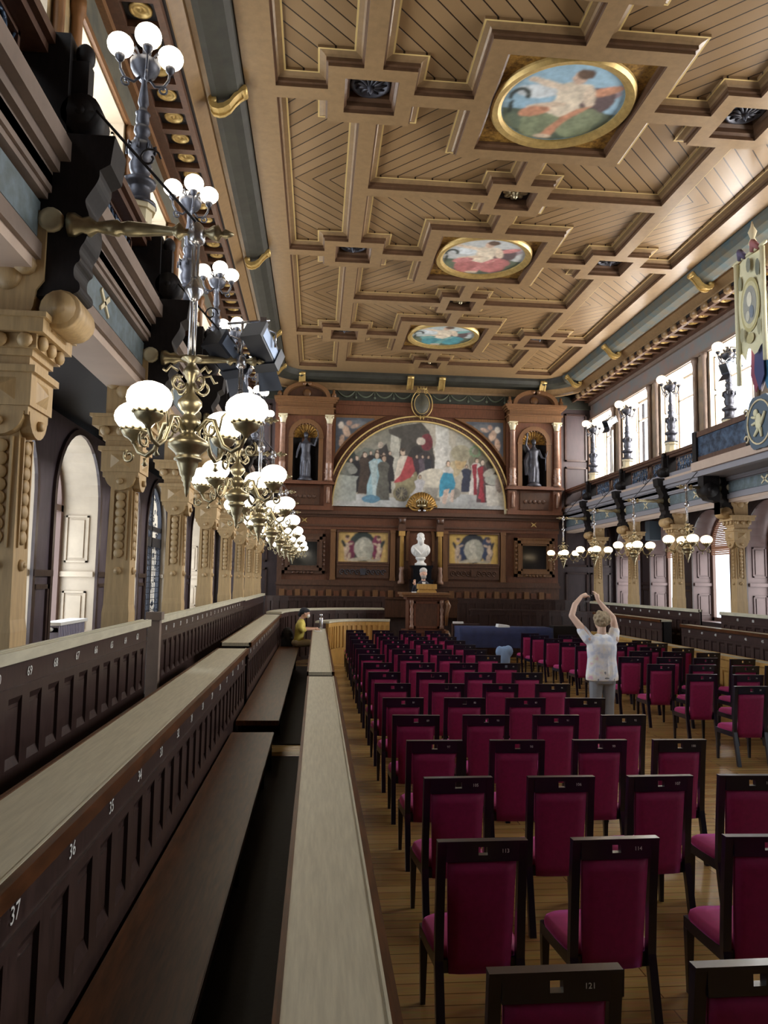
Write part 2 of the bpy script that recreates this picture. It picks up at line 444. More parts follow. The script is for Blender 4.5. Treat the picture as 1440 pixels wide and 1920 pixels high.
    w = MB(); zb, zt, ws, wt = 4.6, 8.05, 5.82, 7.98
    y = YF
    for k in bays:
        ym = yk(k)+BAY/2
        for a, b, c, d in ((y, ym-.95, zb, 8.62), (ym-.95, ym+.95, zb, ws), (ym-.95, ym+.95, wt, 8.62)):
            w.add([(XU, a, c), (XU, b, c), (XU, b, d), (XU, a, d)], [(0, 1, 2, 3)], 0)
        for X in (mx(-3.21, s),):
            for a, b, c, d in ((y, ym-.95, zb, 9.6), (ym-.95, ym+.95, zb, ws), (ym-.95, ym+.95, wt, 9.6)):
                w.add([(X, a, c), (X, b, c), (X, b, d), (X, a, d)], [(0, 1, 2, 3)], 0)
        y = ym+.95
    for X, d in ((XU, 8.62), (mx(-3.21, s), 9.6)):
        w.add([(X, y, zb), (X, YB, zb), (X, YB, d), (X, y, d)], [(0, 1, 2, 3)], 0)
    x0, x1 = sorted((XU, mx(-2.55, s)))
    w.box(x0, YF, 8.0, x1, YB, 8.08, 2); w.box(x0, YF, 8.08, mx(-2.58, s) if s < 0 else x1, YB, 8.5, 1) if s < 0 else w.box(mx(-2.58, s), YF, 8.08, x1, YB, 8.5, 1)
    x0, x1 = sorted((XU, mx(-2.5, s))); w.box(x0, YF, 8.5, x1, YB, 8.62, 2)
    for k in bays:                                    # slender half columns beside every window
        ym = yk(k)+BAY/2
        for yy in (ym-1.08, ym+1.08):
            X = mx(-2.54, s)
            w.lathe([(.08, 4.6), (.08, 5.75), (.055, 5.82), (.055, 7.8), (.085, 7.9), (.085, 8.0)], (X, yy, 0), 'z', 10, 2)
    struct('wall_left' if s < 0 else 'wall_right', w, ['upper' if s < 0 else 'upperR', 'olive' if s < 0 else 'friezeR', 'ochre' if s < 0 else 'taupe'])
    for k in bays:
        ym = yk(k)+BAY/2; wi += 1
        r = MB()
        c = [(ym-.95, ws), (ym+.95, ws), (ym+.95, wt), (ym-.95, wt)]
        for i in range(4):
            a, b = c[i], c[(i+1) % 4]
            r.add([(XU, *a), (XU, *b), (XUO, *b), (XUO, *a)], [(0, 1, 2, 3)])
        for yy, d in ((ym-.95, 1), (ym+.95, -1)):
            x0, x1 = sorted((mx(-2.72, s), mx(-3.08, s)))
            for z0, z1 in ((5.95, 6.9), (7.0, 7.85)):
                for (a, b, cc, e) in ((x0, x0+.03, z0, z1), (x1-.03, x1, z0, z1), (x0, x1, z0, z0+.03), (x0, x1, z1-.03, z1)):
                    r.box(a, min(yy, yy+d*.025), cc, b, max(yy, yy+d*.025), e)
        root = struct('window_%d' % wi, r, ['reveal'])
        f = MB(); x0, x1 = sorted((mx(-3.12, s), XUO))
        for yy in (ym-.95, ym+.89, ym-.03): f.box(x0, yy, ws, x1, yy+.06, wt)
        for zz in (ws, wt-.06, 7.35): f.box(x0, ym-.95, zz, x1, ym+.95, zz+.05)
        f.build('window_frame', 'paleframe', root)
        g = MB(); g.add([(XUO, *p) for p in c], [(0, 1, 2, 3)]); g.build('pane', 'glass', root)
# --- end walls behind the gallery ends and behind the viewer
struct('wall_front', MB().box(-4.6, YF-.2, -.1, 2*XC+4.6, YF, 9.9), 'mid')
wb = MB().box(-4.6, YB, -.1, 2*XC+4.6, YB+.25, 9.9)
for x0, x1 in ((-3.3, -1.7), (8.6, 9.4), (9.5, 10.2)):                  # raised panelling beside the carved middle
    for z0, z1 in ((1.2, 2.6), (2.8, 4.2), (4.9, 6.3), (6.5, 8.2)):
        for a, b, c, d in ((x0, x1, z0, z0+.06), (x0, x1, z1-.06, z1), (x0, x0+.06, z0, z1), (x1-.06, x1, z0, z1)): wb.box(a, YB-.04, c, b, YB+.01, d, 1)
struct('wall_back', wb, ['wallR', 'dark'])
roof = MB().box(-4.6, YF-.2, 9.75, 2*XC+4.6, YB+.25, 9.9)
for s in (-1, 1):                                     # roof strip outside the gallery
    a, b = sorted((mx(-3.2, s), mx(-4.6, s))); roof.box(a, YF, 4.5, b, YB, 4.62)
trim(roof, 'black')
# ------------------------------------------------------------------ coffered ceiling
HX = 4.44; XL, XR = XC-HX, XC+HX; Y0 = 10.25; ROWS = [Y0+5.3*i for i in range(-2, 3)]
CEY1 = 24.35
CX = 2.86
ce = MB()           # 0 beam, 1 moulding, 2 gold line, 3 boards, 4 dark recess, 5 gold ground
openings = []       # (polygon, kind)
def clampy(p): return [(x, min(max(y, YF+.02), CEY1-.02)) for x, y in p]
bw = .13            # half beam width
for yr in ROWS:
    for sx in (-1, 1):
        def P(pts): return [(XC+sx*a, b) for a, b in pts]
        # outer side panel: from this row to the next
        a0, a1 = CX+bw, HX-.22; y0, y1 = yr+bw, yr+5.3-bw; c = .62
        last = yr+5.3 > CEY1+.5
        if last: y1 = CEY1-.25
        pts = [(a0, y0+c-bw), (CX+c, y0+c-bw), (CX+c, y0), (a1, y0)]
        pts += [(a1, y1), (a0, y1)] if last else [(a1, y1), (CX+c, y1), (CX+c, y1-c+bw), (a0, y1-c+bw)]
        openings.append((P(pts), 'panel'))
        # inner quadrants: row -> mid, mid -> next row
        m_ = 1.36; r_ = .55
        for d, yb in ((1, yr), (-1, yr)):
            ym_ = yr+d*2.65
            if d > 0 and ym_ > CEY1+.3: continue
            q = [(CX-bw, yb+d*c), (CX-c, yb+d*c), (CX-c, yb+d*bw), (m_, yb+d*bw), (m_, yb+d*m_), (bw, yb+d*m_),
                 (bw, ym_-d*r_), (r_, ym_-d*r_), (r_, ym_-d*bw), (CX-bw, ym_-d*bw)]
            openings.append((P(q), 'panel'))
        openings.append((P([(CX-.38, yr-.38), (CX+.38, yr-.38), (CX+.38, yr+.38), (CX-.38, yr+.38)]), 'coffer'))
    openings.append(([(XC-1.1, yr-1.1), (XC+1.1, yr-1.1), (XC+1.1, yr+1.1), (XC-1.1, yr+1.1)], 'medal'))
    ym_ = yr+2.65
    if ym_ < CEY1-.3:
        openings.append(([(XC-.33, ym_-.33), (XC+.33, ym_-.33), (XC+.33, ym_+.33), (XC-.33, ym_+.33)], 'rosette'))
ops2 = []
for p, kd in openings:
    if max(y for x, y in p) < YF+.3 or min(y for x, y in p) > CEY1-.3: continue
    p = clampy(p)
    ar = sum(p[i][0]*p[(i+1) % len(p)][1]-p[(i+1) % len(p)][0]*p[i][1] for i in range(len(p)))
    if ar < 0: p = p[::-1]
    ops2.append((p, kd))
def inset(p, d):
    n = len(p); out = []
    for i in range(n):
        a, b, c = Vector(p[i-1]), Vector(p[i]), Vector(p[(i+1) % n])
        e1 = (b-a); e2 = (c-b)
        if e1.length < 1e-6 or e2.length < 1e-6: out.append(tuple(b)); continue
        e1.normalize(); e2.normalize()
        n1 = Vector((-e1.y, e1.x)); n2 = Vector((-e2.y, e2.x))
        k = 1+n1.dot(n2)
        out.append(tuple(b+(n1+n2)*(d/max(k, .2))))
    return out
def inside(x, y, p):
    r = False; n = len(p)
    for i in range(n):
        (x1, y1), (x2, y2) = p[i], p[i-1]
        if (y1 > y) != (y2 > y) and x < (x2-x1)*(y-y1)/(y2-y1)+x1: r = not r
    return r
ZB = 9.2
def rnd(v): return round(v, 4)
gx = sorted({rnd(XL-.21), rnd(XR+.21)} | {rnd(x) for p, k in ops2 for x, y in p})
gy = sorted({rnd(YF), rnd(CEY1+.21)} | {rnd(y) for p, k in ops2 for x, y in p})
boxes = [(min(x for x, y in p), max(x for x, y in p), min(y for x, y in p), max(y for x, y in p), p) for p, k in ops2]
for j in range(len(gy)-1):
    run = None; yc = (gy[j]+gy[j+1])/2
    for i in range(len(gx)):
        solid = False
        if i < len(gx)-1:
            xc = (gx[i]+gx[i+1])/2
            solid = not any(b[0] < xc < b[1] and b[2] < yc < b[3] and inside(xc, yc, b[4]) for b in boxes)
        if solid and run is None: run = gx[i]
        if not solid and run is not None:
            ce.add([(run, gy[j], ZB), (gx[i], gy[j], ZB), (gx[i], gy[j+1], ZB), (run, gy[j+1], ZB)], [(0, 1, 2, 3)], 0); run = None
PROF = {'panel': [(0, 0, 1), (0, .05, 1), (.03, .06, 1), (.03, .11, 1), (.055, .13, 0), (.12, .15, 0), (.125, .15, 2), (.145, .15, 2), (.145, .19, 3)],
        'coffer': [(0, 0, 1), (0, .06, 1), (.04, .09, 1), (.04, .16, 1), (.08, .2, 1), (.08, .3, 4)],
        'medal': [(0, 0, 1), (0, .05, 1), (.05, .07, 1), (.05, .12, 5)],
        'rosette': [(0, 0, 1), (0, .06, 1), (.04, .09, 1), (.04, .2, 4)]}
for p, kd in ops2:
    pr = PROF[kd]; loops = [[(x, y, ZB+dz) for x, y in inset(p, d)] for d, dz, m in pr]
    n = len(p)
    for a in range(len(loops)-1):
        for i in range(n):
            j = (i+1) % n
            ce.add([loops[a][i], loops[a][j], loops[a+1][j], loops[a+1][i]], [(0, 1, 2, 3)], pr[a+1][2] if kd == 'panel' else 1)
    ce.add(loops[-1], [tuple(range(n))], pr[-1][2])
ceil = struct('ceiling', ce, ['beam', 'moulding', 'goldline', 'boards', 'black', 'goldpaint'])
# ------------------------------------------------------------------ cove and cornice swept round three sides
def path_pts(d):
    r = .55
    pl = [(XL-d, YF)] + [(XL+r-(r+d)*math.cos(math.radians(a)), CEY1-r+(r+d)*math.sin(math.radians(a))) for a in range(0, 91, 10)]
    pr = [(2*XC-x, y) for x, y in pl][::-1]
    return pl + pr
prof = [(.21, 9.2), (.21, 9.24), (.23, 9.24), (.24, 9.12), (.30, 9.02), (.42, 8.95), (.58, 8.92), (.66, 8.92), (.67, 8.97), (.74, 8.97), (.76, 8.93), (.90, 8.80), (.92, 8.74), (.98, 8.72)]
pm = [0, 0, 1, 1, 1, 1, 1, 2, 2, 2, 2, 2, 2]
cv = MB(); loops = [[(x, y, z) for x, y in path_pts(d)] for d, z in prof]
n = len(loops[0]); half = n//2
for a in range(len(loops)-1):
    for i in range(n-1):
        mi = pm[a]
        if mi == 1 and i >= n-4: mi = 3
        cv.add([loops[a][i], loops[a][i+1], loops[a+1][i+1], loops[a+1][i]], [(0, 1, 2, 3)], mi, pm[a] == 1)
trim(cv, ['beam', 'cove', 'beam', 'coveR'])
for s in (-1, 1):
    m = MB(); x0, x1 = sorted((mx(-1.88, s), mx(-2.6, s)))
    m.box(x0, YF, 8.70, x1, YB, 8.78)
    x0, x1 = sorted((mx(-1.9, s), mx(-1.98, s))); m.box(x0, YF, 8.6, x1, YB, 8.72, 1)
    x0, x1 = sorted((mx(-2.36, s), mx(-2.6, s))); m.box(x0, YF, 8.6, x1, YB, 8.72, 1)
    y = YF+.1
    while y < YB-.3:                                   # cross ribs between the soffit discs
        x0, x1 = sorted((mx(-1.98, s), mx(-2.36, s))); m.box(x0, y, 8.61, x1, y+.12, 8.71, 3)
        y += .5
    if s > 0:                                          # rounded modillions under the right cornice
        y = YF+.2
        while y < YB-.6:
            m.box(mx(-1.72, 1), y, 8.62, mx(-1.9, 1), y+.22, 8.74, 2) if False else m.lathe([(.09, 0), (.09, .2)], (mx(-1.9, 1), y, 8.68), 'y', 10, 2)
            y += .5
    trim(m, ['black', 'mid', 'beam', 'mid'])
for s in (-1, 1):                                      # gilded bosses in the cornice soffit
    i = 0; y = YF+.43
    while y < YB-.5:
        if (s < 0 and y > 7.6) or (s > 0 and y > 12.5):
            m = MB(); m.lathe([(.135, 0), (.13, -.025), (.10, -.03), (.088, -.01), (.025, -.01), (.02, -.03), (.0, -.035)], (0, 0, 0), 'z', 16)
            if i == 0: proto = m.build('ceiling_boss', 'gold')
            o = proto if i == 0 else proto.copy()
            if i: COL.objects.link(o)
            o.location = (mx(-2.17, s), y, 8.70)
            sd = 'left' if s < 0 else 'right'
            tag(o, 'round gilded boss under the %s cornice, %s from the near end' % (sd, nth(i+1)), 'ceiling boss', 'gilded bosses under the %s cornice' % sd)
            i += 1
        y += .5
# ------------------------------------------------------------------ galleries
def octa(c, r, n=8): return arc(c[0], c[1], r, 0, 360-360/n, n-1)
for s in (-1, 1):
    m = MB()                                           # 0 soffit 1 brown 2 frieze 3 dark
    def bx(xa, xb, z0, z1, mi, y0=YF, y1=YB):
        a, b = sorted((mx(xa, s), mx(xb, s))); m.box(a, y0, z0, b, y1, z1, mi)
    bx(-1.68, -2.0, 3.97, 4.12, 0); bx(-1.65, -2.0, 4.04, 4.14, 1); bx(-1.70, -2.0, 4.1, 4.46, 1)
    bx(-1.68, -1.72, 4.18, 4.40, 2)
    bx(-1.64, -2.0, 4.42, 4.48, 1); bx(-1.62, -2.0, 4.50, 4.57, 3); bx(-1.58, -2.0, 4.59, 4.66, 1); bx(-1.62, -2.0, 4.46, 4.72, 1)
    bx(-1.52, -2.0, 4.66, 4.78, 1); bx(-1.56, -2.0, 4.76, 4.85, 0)
    bx(-1.8, -3.4, 4.40, 4.6, 3); bx(-1.70, -2.0, 4.84, 4.98, 1)
    g = trim(m, ['soffit', 'taupe' if s < 0 else 'grey', 'frieze', 'black'])
    r = MB(); y0 = YF                                  # top rail of the balustrade
    a, b = sorted((mx(-1.70, s), mx(-1.92, s))); r.box(a, y0, 5.36, b, YB, 5.42); 
    a, b = sorted((mx(-1.66, s), mx(-1.96, s))); r.box(a, y0, 5.42, b, YB, 5.49)
    r.build('balustrade_rail', 'mid', g)
    st = MB()                                          # pale star marks on the frieze
    for k in bays:
        X = mx(-1.675, s); ym = yk(k)+BAY/2; 
        for a_ in (35, 90+55):
            c_, s_ = math.cos(math.radians(a_)), math.sin(math.radians(a_))
            st.prism([(ym-c_*.13-s_*.015, 4.29-s_*.13+c_*.015), (ym+c_*.13-s_*.02, 4.29+s_*.13+c_*.02), (ym+c_*.13+s_*.02, 4.29+s_*.13-c_*.02), (ym-c_*.13+s_*.015, 4.29-s_*.13-c_*.015)], 'x', X-.01, X+.01)
    st.build('star_marks', 'plinth', g)
    for k in range(-2, 8):                             # pierced iron panels between the posts
        for h in (0, 1):
            ya = yk(k)+.14+h*(BAY/2-.04); yb = ya+BAY/2-.24
            if yb < 2 or yb > YB or (s > 0 and ya < 10): continue
            q = MB(); X = mx(-1.82, s)
            for (a, b, c, d) in ((ya, ya+.03, 4.97, 5.37), (yb-.03, yb, 4.97, 5.37), (ya, yb, 4.97, 5.01), (ya, yb, 5.33, 5.37)):
                q.box(X-.02, a, c, X+.02, b, d, 1)
            rr = random.Random(k*7+h+50*s)
            nn = 26
            for i in range(nn):
                yy, zz = ya+.1+(yb-ya-.2)*((i % 9)/8), 5.04+.12*(i//9)
                a0 = rr.uniform(0, 360)
                q.tube([(X, *p) for p in arc(yy, zz, .055, a0, a0+290, 6)], .013, 4)
            for i in range(7):
                yy = ya+.12+(yb-ya-.24)*i/6
                q.tube([(X, yy-.1, 4.99), (X, yy+.1, 5.35)], .01, 4); q.tube([(X, yy+.1, 4.99), (X, yy-.1, 5.35)], .01, 4)
            q.build('iron_panel', ['grille', 'mid'], g)
# ================================================================== PILLARS AND THEIR BRACKETS
def make_pillar(s, mats):
    t = thing('pillar', 'x', 'pillar')
    h = .13; e = -s                                    # e: direction of the nave (+1 on the left side)
    m = MB()
    prof = [(1.0, .12), (1.88, .12), (1.95, .112), (3.12, .096)]
    for (z0, r0), (z1, r1) in zip(prof, prof[1:]):
        c = lambda r, z: [(-r, -r, z), (r, -r, z), (r, r, z), (-r, r, z)]
        m.add(c(r0, z0)+c(r1, z1), [(0, 1, 5, 4), (1, 2, 6, 5), (2, 3, 7, 6), (3, 0, 4, 7)])
    m.build('shaft', mats[0], t)
    m = MB()                                           # carved scales, rosette and fan on two faces
    for i in range(8):
        z = 2.42+i*.075; r = .044
        m.disc((0, -.1, z), r, 'y', -.022, 10); m.disc((e*.1, 0, z), r, 'x', e*.022, 10)
    for z, r, d in ((2.26, .035, .03), (2.26, .018, .04)):
        m.disc((0, -.1, z), r, 'y', -d, 10); m.disc((e*.1, 0, z), r, 'x', e*d, 10)
    for q in (-.064, .064):
        m.box(q-.007, -.118, 2.36, q+.007, -.09, 3.0); m.box(min(e*.09, e*.118), q-.007, 2.36, max(e*.09, e*.118), q+.007, 3.0)
    fan = arc(0, 3.14, .14, 180, 360, 10)
    m.prism(fan, 'y', -.165, -.1); m.prism(fan, 'x', e*.1, e*.165)
    m.disc((0, -.165, 3.08), .03, 'y', -.03, 10); m.disc((e*.165, 0, 3.08), .03, 'x', e*.03, 10)
    m.build('carved_ornament', mats[0], t)
    m = MB()
    for z0, z1, r in ((3.12, 3.17, .16), (3.17, 3.36, .175), (3.36, 3.40, .2), (3.40, 3.46, .15), (3.46, 3.5, .17), (3.5, 3.58, .2), (3.58, 3.66, .25), (3.66, 3.69, .27)):
        m.box(-r, -r, z0, r, r, z1)
    for q in (-.14, 0, .14):
        m.ball((q, -.215, 3.54), (.045, .03, .045), 8, 6); m.ball((e*.215, q, 3.54), (.03, .045, .045), 8, 6)
    for f in ((0, -1), (e, 0)):
        a = .09
        if f[0] == 0: m.add([(-a, -.175, 3.2), (a, -.175, 3.2), (a, -.175, 3.33), (-a, -.175, 3.33), (0, -.215, 3.265)], [(0, 1, 4), (1, 2, 4), (2, 3, 4), (3, 0, 4)])
        else: m.add([(e*.175, -a, 3.2), (e*.175, a, 3.2), (e*.175, a, 3.33), (e*.175, -a, 3.33), (e*.215, 0, 3.265)], [(0, 1, 4), (1, 2, 4), (2, 3, 4), (3, 0, 4)])
    m.build('capital', mats[0], t)
    m = MB()                                           # fluted corbel carrying the gallery beam
    cp = [(-.16, 3.69), (.12, 3.69), (.15, 3.76), (.16, 3.86), (.2, 3.92), (.2, 4.34), (-.16, 4.34)]
    m.prism([(-e*0+p[0]*e if True else 0, p[1]) for p in cp], 'y', -.15, .15)
    m.ball((0, -.15, 3.95), (.08, .045, .1), 10, 8)
    for q in (-.1, .1): m.lathe([(.06, 0), (.06, -.05), (.02, -.06)], (q, -.15, 4.0), 'y', 10)
    m.build('corbel', mats[0], t)
    m = MB()                                           # black scrolled bracket and post in front of the gallery
    bp = [(.06, 3.82), (.30, 3.84), (.40, 3.86), (.40, 3.92), (.36, 3.95), (.36, 4.03), (.40, 4.06), (.38, 4.12), (.43, 4.2), (.44, 4.32), (.40, 4.42), (.42, 4.46), (.48, 4.56), (.48, 4.62), (.54, 4.66), (.56, 4.84), (.06, 4.84)]
    q = bp[1:-3]
    for _ in range(2):
        q = [q[0]] + [w for a, b in zip(q, q[1:]) for w in ((a[0]*.75+b[0]*.25, a[1]*.75+b[1]*.25), (a[0]*.25+b[0]*.75, a[1]*.25+b[1]*.75))] + [q[-1]]
    bp = [bp[0]] + q + bp[-3:]
    m.prism([(p[0]*e, p[1]) for p in bp], 'y', -.13, .13)
    m.box(min(-.02*e, .26*e), -.1, 4.84, max(-.02*e, .26*e), .1, 5.5)
    m.lathe([(.12, -.1), (.12, .1)], (e*.34, 0, 5.0), 'y', 16); m.lathe([(.08, -.12), (.08, .12)], (e*.34, 0, 5.0), 'y', 14); m.lathe([(.03, -.13), (.03, .13)], (e*.34, 0, 5.0), 'y', 10)
    m.box(min(.24*e, .36*e), -.05, 5.08, max(.24*e, .36*e), .05, 5.36)
    m.ball((e*.32, 0, 5.42), (.06, .06, .08), 10, 8)
    m.build('scroll_bracket', 'black', t)
    m = MB()                                           # tan roll at the foot of the bracket
    m.lathe([(.115, -.15), (.12, -.13), (.118, .13), (.115, .15)], (e*.30, 0, 3.75), 'y', 16)
    for yy in (-.175, .15): m.lathe([(.10, 0), (.075, .025)], (e*.30, yy, 3.75), 'y', 14); m.lathe([(.04, -.015), (.035, .04)], (e*.30, yy, 3.75), 'y', 10)
    m.prism([(e*.05, 3.6), (e*.26, 3.62), (e*.2, 3.72), (e*.05, 3.8)], 'y', -.12, .12)
    m.build('volute', mats[0], t)
    m = MB()                                           # pale disc bosses on the bracket sides
    m.lathe([(.075, 0), (.07, -.03), (.05, -.02), (.02, -.025)], (e*.22, -.13, 4.29), 'y', 14)
    m.build('disc_boss', 'plinth', t)
    return t
pl_l = ['nearest', 'second', 'third', 'fourth', 'fifth', 'sixth', 'seventh', 'eighth']
protoL = make_pillar(-1, ['pillar']); used = False
for k in range(-1, 8):
    o = protoL if not used else dup(protoL, (0, 0, 0)); used = True
    o.location = (-1.83, yk(k)+.12, 0)
    lab = 'tan oak pillar with carved scales behind the left benches, %s one in view' % (pl_l[k] if k >= 0 else 'outermost')
    tag(o, lab, 'pillar', 'oak pillars of the left aisle')
protoR = make_pillar(1, ['pillar']); used = False
for k in range(3, 8):
    o = protoR if not used else dup(protoR, (0, 0, 0)); used = True
    o.location = (mx(-1.93, 1), yk(k)+.12, 0)
    tag(o, 'oak pillar with dark scroll bracket under the right gallery, %s from the far wall' % ORD[7-k], 'pillar', 'oak pillars of the right aisle')
# ================================================================== CHANDELIERS (hung from turned brass arms)
def scroll(c, r0, r1, a0, a1, n, plane, off=0.):
    out = []
    for i in range(n+1):
        f = i/n; r = r0+(r1-r0)*f; a = math.radians(a0+(a1-a0)*f)
        p, q = r*math.cos(a), r*math.sin(a)
        out.append((c[0]+p, c[1], c[2]+q))
    return out
def arm_mesh():                                        # along +x, from the hub to the cup
    m = MB()
    m.tube([(.05, 0, .0), (.12, 0, .06), (.17, 0, .05), (.2, 0, -.03), (.235, 0, -.10), (.29, 0, -.135), (.345, 0, -.11), (.38, 0, -.05)], [.012, .014, .014, .014, .014, .014, .013, .012], 7)
    m.tube(scroll((.15, 0, -.0), .055, .012, 90, 450, 12, 'x'), .009, 5)
    m.tube(scroll((.41, 0, -.13), .045, .012, 60, -330, 12, 'x'), .009, 5)
    m.tube([(.2, 0, -.03), (.22, 0, .07), (.26, 0, .10)], .007, 5)
    m.lathe([(.004, -.03), (.02, -.02), (.006, 0), (.012, .02)], (.30, 0, -.17), 'z', 7)
    return m
def cup_mesh():
    m = MB(); m.lathe([(.014, -.06), (.02, -.045), (.035, -.03), (.062, -.015), (.078, .012), (.082, .03), (.07, .03)], (.38, 0, 0), 'z', 14)
    for i in range(12):
        a = 2*PI*i/12; m.ball((.38+.08*math.cos(a), .08*math.sin(a), .03), .011, 6, 4)
    return m
def globe_mesh(r=.122, h=.092, z=.105, x=.38):
    m = MB(); m.ball((x, 0, z), (r, r, h), 18, 10); return m
def make_chandelier(s, globe):
    e = -s
    t = thing('chandelier', 'x', 'chandelier')         # origin at the hub axis, z absolute
    m = MB()
    z = 3.0
    m.lathe([(.002, -.33), (.012, -.30), (.014, -.27), (.022, -.26), (.02, -.245), (.032, -.23), (.03, -.215), (.042, -.20), (.05, -.165), (.06, -.14), (.064, -.12), (.08, -.115), (.08, -.1), (.066, -.095), (.075, -.075), (.115, -.04), (.12, -.02), (.11, 0.0), (.06, .03), (.04, .045), (.05, .07), (.065, .09), (.065, .12), (.045, .14), (.03, .16), (.05, .18), (.07, .21), (.07, .235), (.045, .265), (.025, .285), (.022, .36), (.03, .37), (.035, .39), (.05, .405), (.042, .43), (.025, .45), (.022, .47), (.06, .49), (.055, .5), (.012, .505)], (0, 0, z), 'z', 18)
    for a in range(4):                                 # little scrolls above the hub
        g = math.radians(a*90+45); M_ = Matrix.Rotation(g, 4, 'Z')
        for pts, r in ((scroll((.09, 0, .34+z), .06, .015, 180, 520, 14, 'x'), .009), ([(.09, 0, .4+z), (.14, 0, .42+z), (.17, 0, .38+z), (.19, 0, .39+z)], .008)):
            m.tube([M_ @ Vector(p) for p in pts], r, 5)
    m.build('hub', 'brass', t)
    m = MB()
    m.tube([(-.012, 0, 3.5), (-.012, 0, 4.24)], .013, 8); m.tube([(.014, 0, 3.5), (.014, 0, 4.24)], .009, 8)
    m.lathe([(.02, -.08), (.03, -.06), (.055, -.02), (.055, 0), (.03, .04), (.02, .07)], (0, 0, 3.92), 'z', 12)
    m.lathe([(.02, -.07), (.05, -.05), (.055, 0), (.04, .05), (.02, .07)], (0, 0, 4.26), 'z', 12)
    m.build('hanging_rod', 'steel', t)
    m = MB()
    m.lathe([(.075, -.74), (.075, -.7), (.05, -.66), (.06, -.62), (.03, -.58), (.045, -.5), (.05, -.46), (.035, -.44), (.045, -.4), (.042, -.34), (.025, -.14), (.03, -.13), (.055, -.1), (.02, -.07), (.02, .02), (.02, .06), (.045, .1), (.05, .13), (.015, .15), (.03, .17), (.008, .22)] if e > 0 else
            [(-p[0], -p[1]) for p in [(.075, -.74), (.05, -.66), (.06, -.62), (.03, -.58), (.045, -.5), (.035, -.44), (.045, -.4), (.025, -.14), (.055, -.1), (.02, -.07), (.02, .06), (.05, .13), (.015, .15), (.008, .22)]], (0, 0, 4.27), 'x', 12)
    m.build('wall_arm', 'brass', t)
    m = MB(); m.tube([(-e*.62, 0, 5.0), (0, 0, 4.33)], .009, 6)
    m.tube(scroll((-e*.3, 0, 4.72), .07, .02, 0, 400, 12, 'x'), .007, 5)
    m.build('stay_rod', 'iron', t)
    am, cm, gm = arm_mesh(), cup_mesh(), globe_mesh()
    first = None
    for i in range(4):
        rz = math.radians(-24+90*i if s < 0 else -12+90*i)
        if first is None:
            a = am.build('arm', 'brass', t); c = cm.build('cup', 'brass', a); g = gm.build('globe', globe, a); first = (a, c, g)
        else:
            a = first[0].copy(); COL.objects.link(a)
            for q in first[1:]:
                d = q.copy(); COL.objects.link(d); d.parent = a
        a.location = (0, 0, 3.06); a.rotation_euler = (0, 0, rz)
    return t
chL = make_chandelier(-1, 'globeL'); chR = make_chandelier(1, 'globe')
for k in range(8):
    o = chL if k == 0 else dup(chL, (0, 0, 0))
    o.location = (-.77, yk(k), 0)
    tag(o, 'brass chandelier with four lit globes over the left benches, %s' % ['nearest and largest', 'second, under stage lamps'][k] if k < 2 else
        'brass chandelier with four lit globes over the left benches, %s from the near end' % ORD[k], 'chandelier', 'chandeliers along the left gallery')
for k in range(4, 8):
    o = chR if k == 4 else dup(chR, (0, 0, 0))
    o.location = (7.7, yk(k), 0)
    tag(o, 'brass chandelier with four lit globes over the right benches, %s from the far wall' % ORD[7-k], 'chandelier', 'chandeliers along the right gallery')
# ================================================================== CANDELABRA STANDING ON THE BALUSTRADES
def make_candelabra(globe, rot):
    t = thing('candelabra', 'x', 'candelabra')
    m = MB()
    for z0, z1, r in ((0, .05, .17), (.05, .2, .13), (.2, .25, .16)):
        m.prism(octa((0, 0), r), 'z', z0, z1)
    m.build('stone_plinth', 'plinth', t)
    m = MB()
    m.lathe([(.14, .25), (.13, .29), (.09, .31), (.085, .42), (.09, .44), (.12, .46), (.13, .5), (.09, .53), (.06, .55), (.08, .6), (.09, .66), (.07, .72), (.1, .76), (.105, .82), (.085, .88), (.05, .9), (.06, .93), (.045, .96), (.065, 1.0), (.06, 1.05), (.04, 1.07), (.055, 1.1), (.05, 1.17), (.06, 1.19), (.035, 1.22), (.03, 1.26), (.045, 1.3), (.02, 1.52), (.035, 1.55), (.09, 1.6), (.115, 1.66), (.12, 1.71), (.1, 1.72), (.05, 1.73), (.03, 1.8), (.012, 1.86)], (0, 0, 0), 'z', 16, sx=1.2, sy=1.2)
    for i in range(8):
        a = math.radians(i*45)
        m.tube([(.06*math.cos(a), .06*math.sin(a), 1.73), (.09*math.cos(a), .09*math.sin(a), 1.80), (.12*math.cos(a), .12*math.sin(a), 1.82)], [.012, .01, .018], 5)
        m.tube([(.05*math.cos(a), .05*math.sin(a), .82), (.14*math.cos(a), .14*math.sin(a), .86), (.13*math.cos(a), .13*math.sin(a), .78)], [.014, .012, .016], 5)
    m.build('stem', 'bronze', t)
    am = MB()
    am.tube([(.03, 0, -.12), (.1, 0, -.2), (.18, 0, -.18), (.225, 0, -.1), (.235, 0, -.02)], [.012, .015, .016, .014, .012], 7)
    am.tube(scroll((.17, 0, -.22), .05, .012, 60, -320, 12, 'x'), .011, 5)
    am.lathe([(.012, -.04), (.03, -.02), (.045, .0), (.05, .03), (.04, .04)], (.235, 0, 0), 'z', 10)
    a0 = None
    for i in range(4):
        if a0 is None:
            a = am.build('arm', 'bronze', t); g = globe_mesh(.125, .108, .135, .235).build('globe', globe, a); a0 = (a, g)
        else:
            a = a0[0].copy(); COL.objects.link(a); g = a0[1].copy(); COL.objects.link(g); g.parent = a
        a.location = (0, 0, 1.70); a.rotation_euler = (0, 0, math.radians(rot+90*i))
    return t
caL = make_candelabra('globeL', 18); caR = make_candelabra('globe', 5)
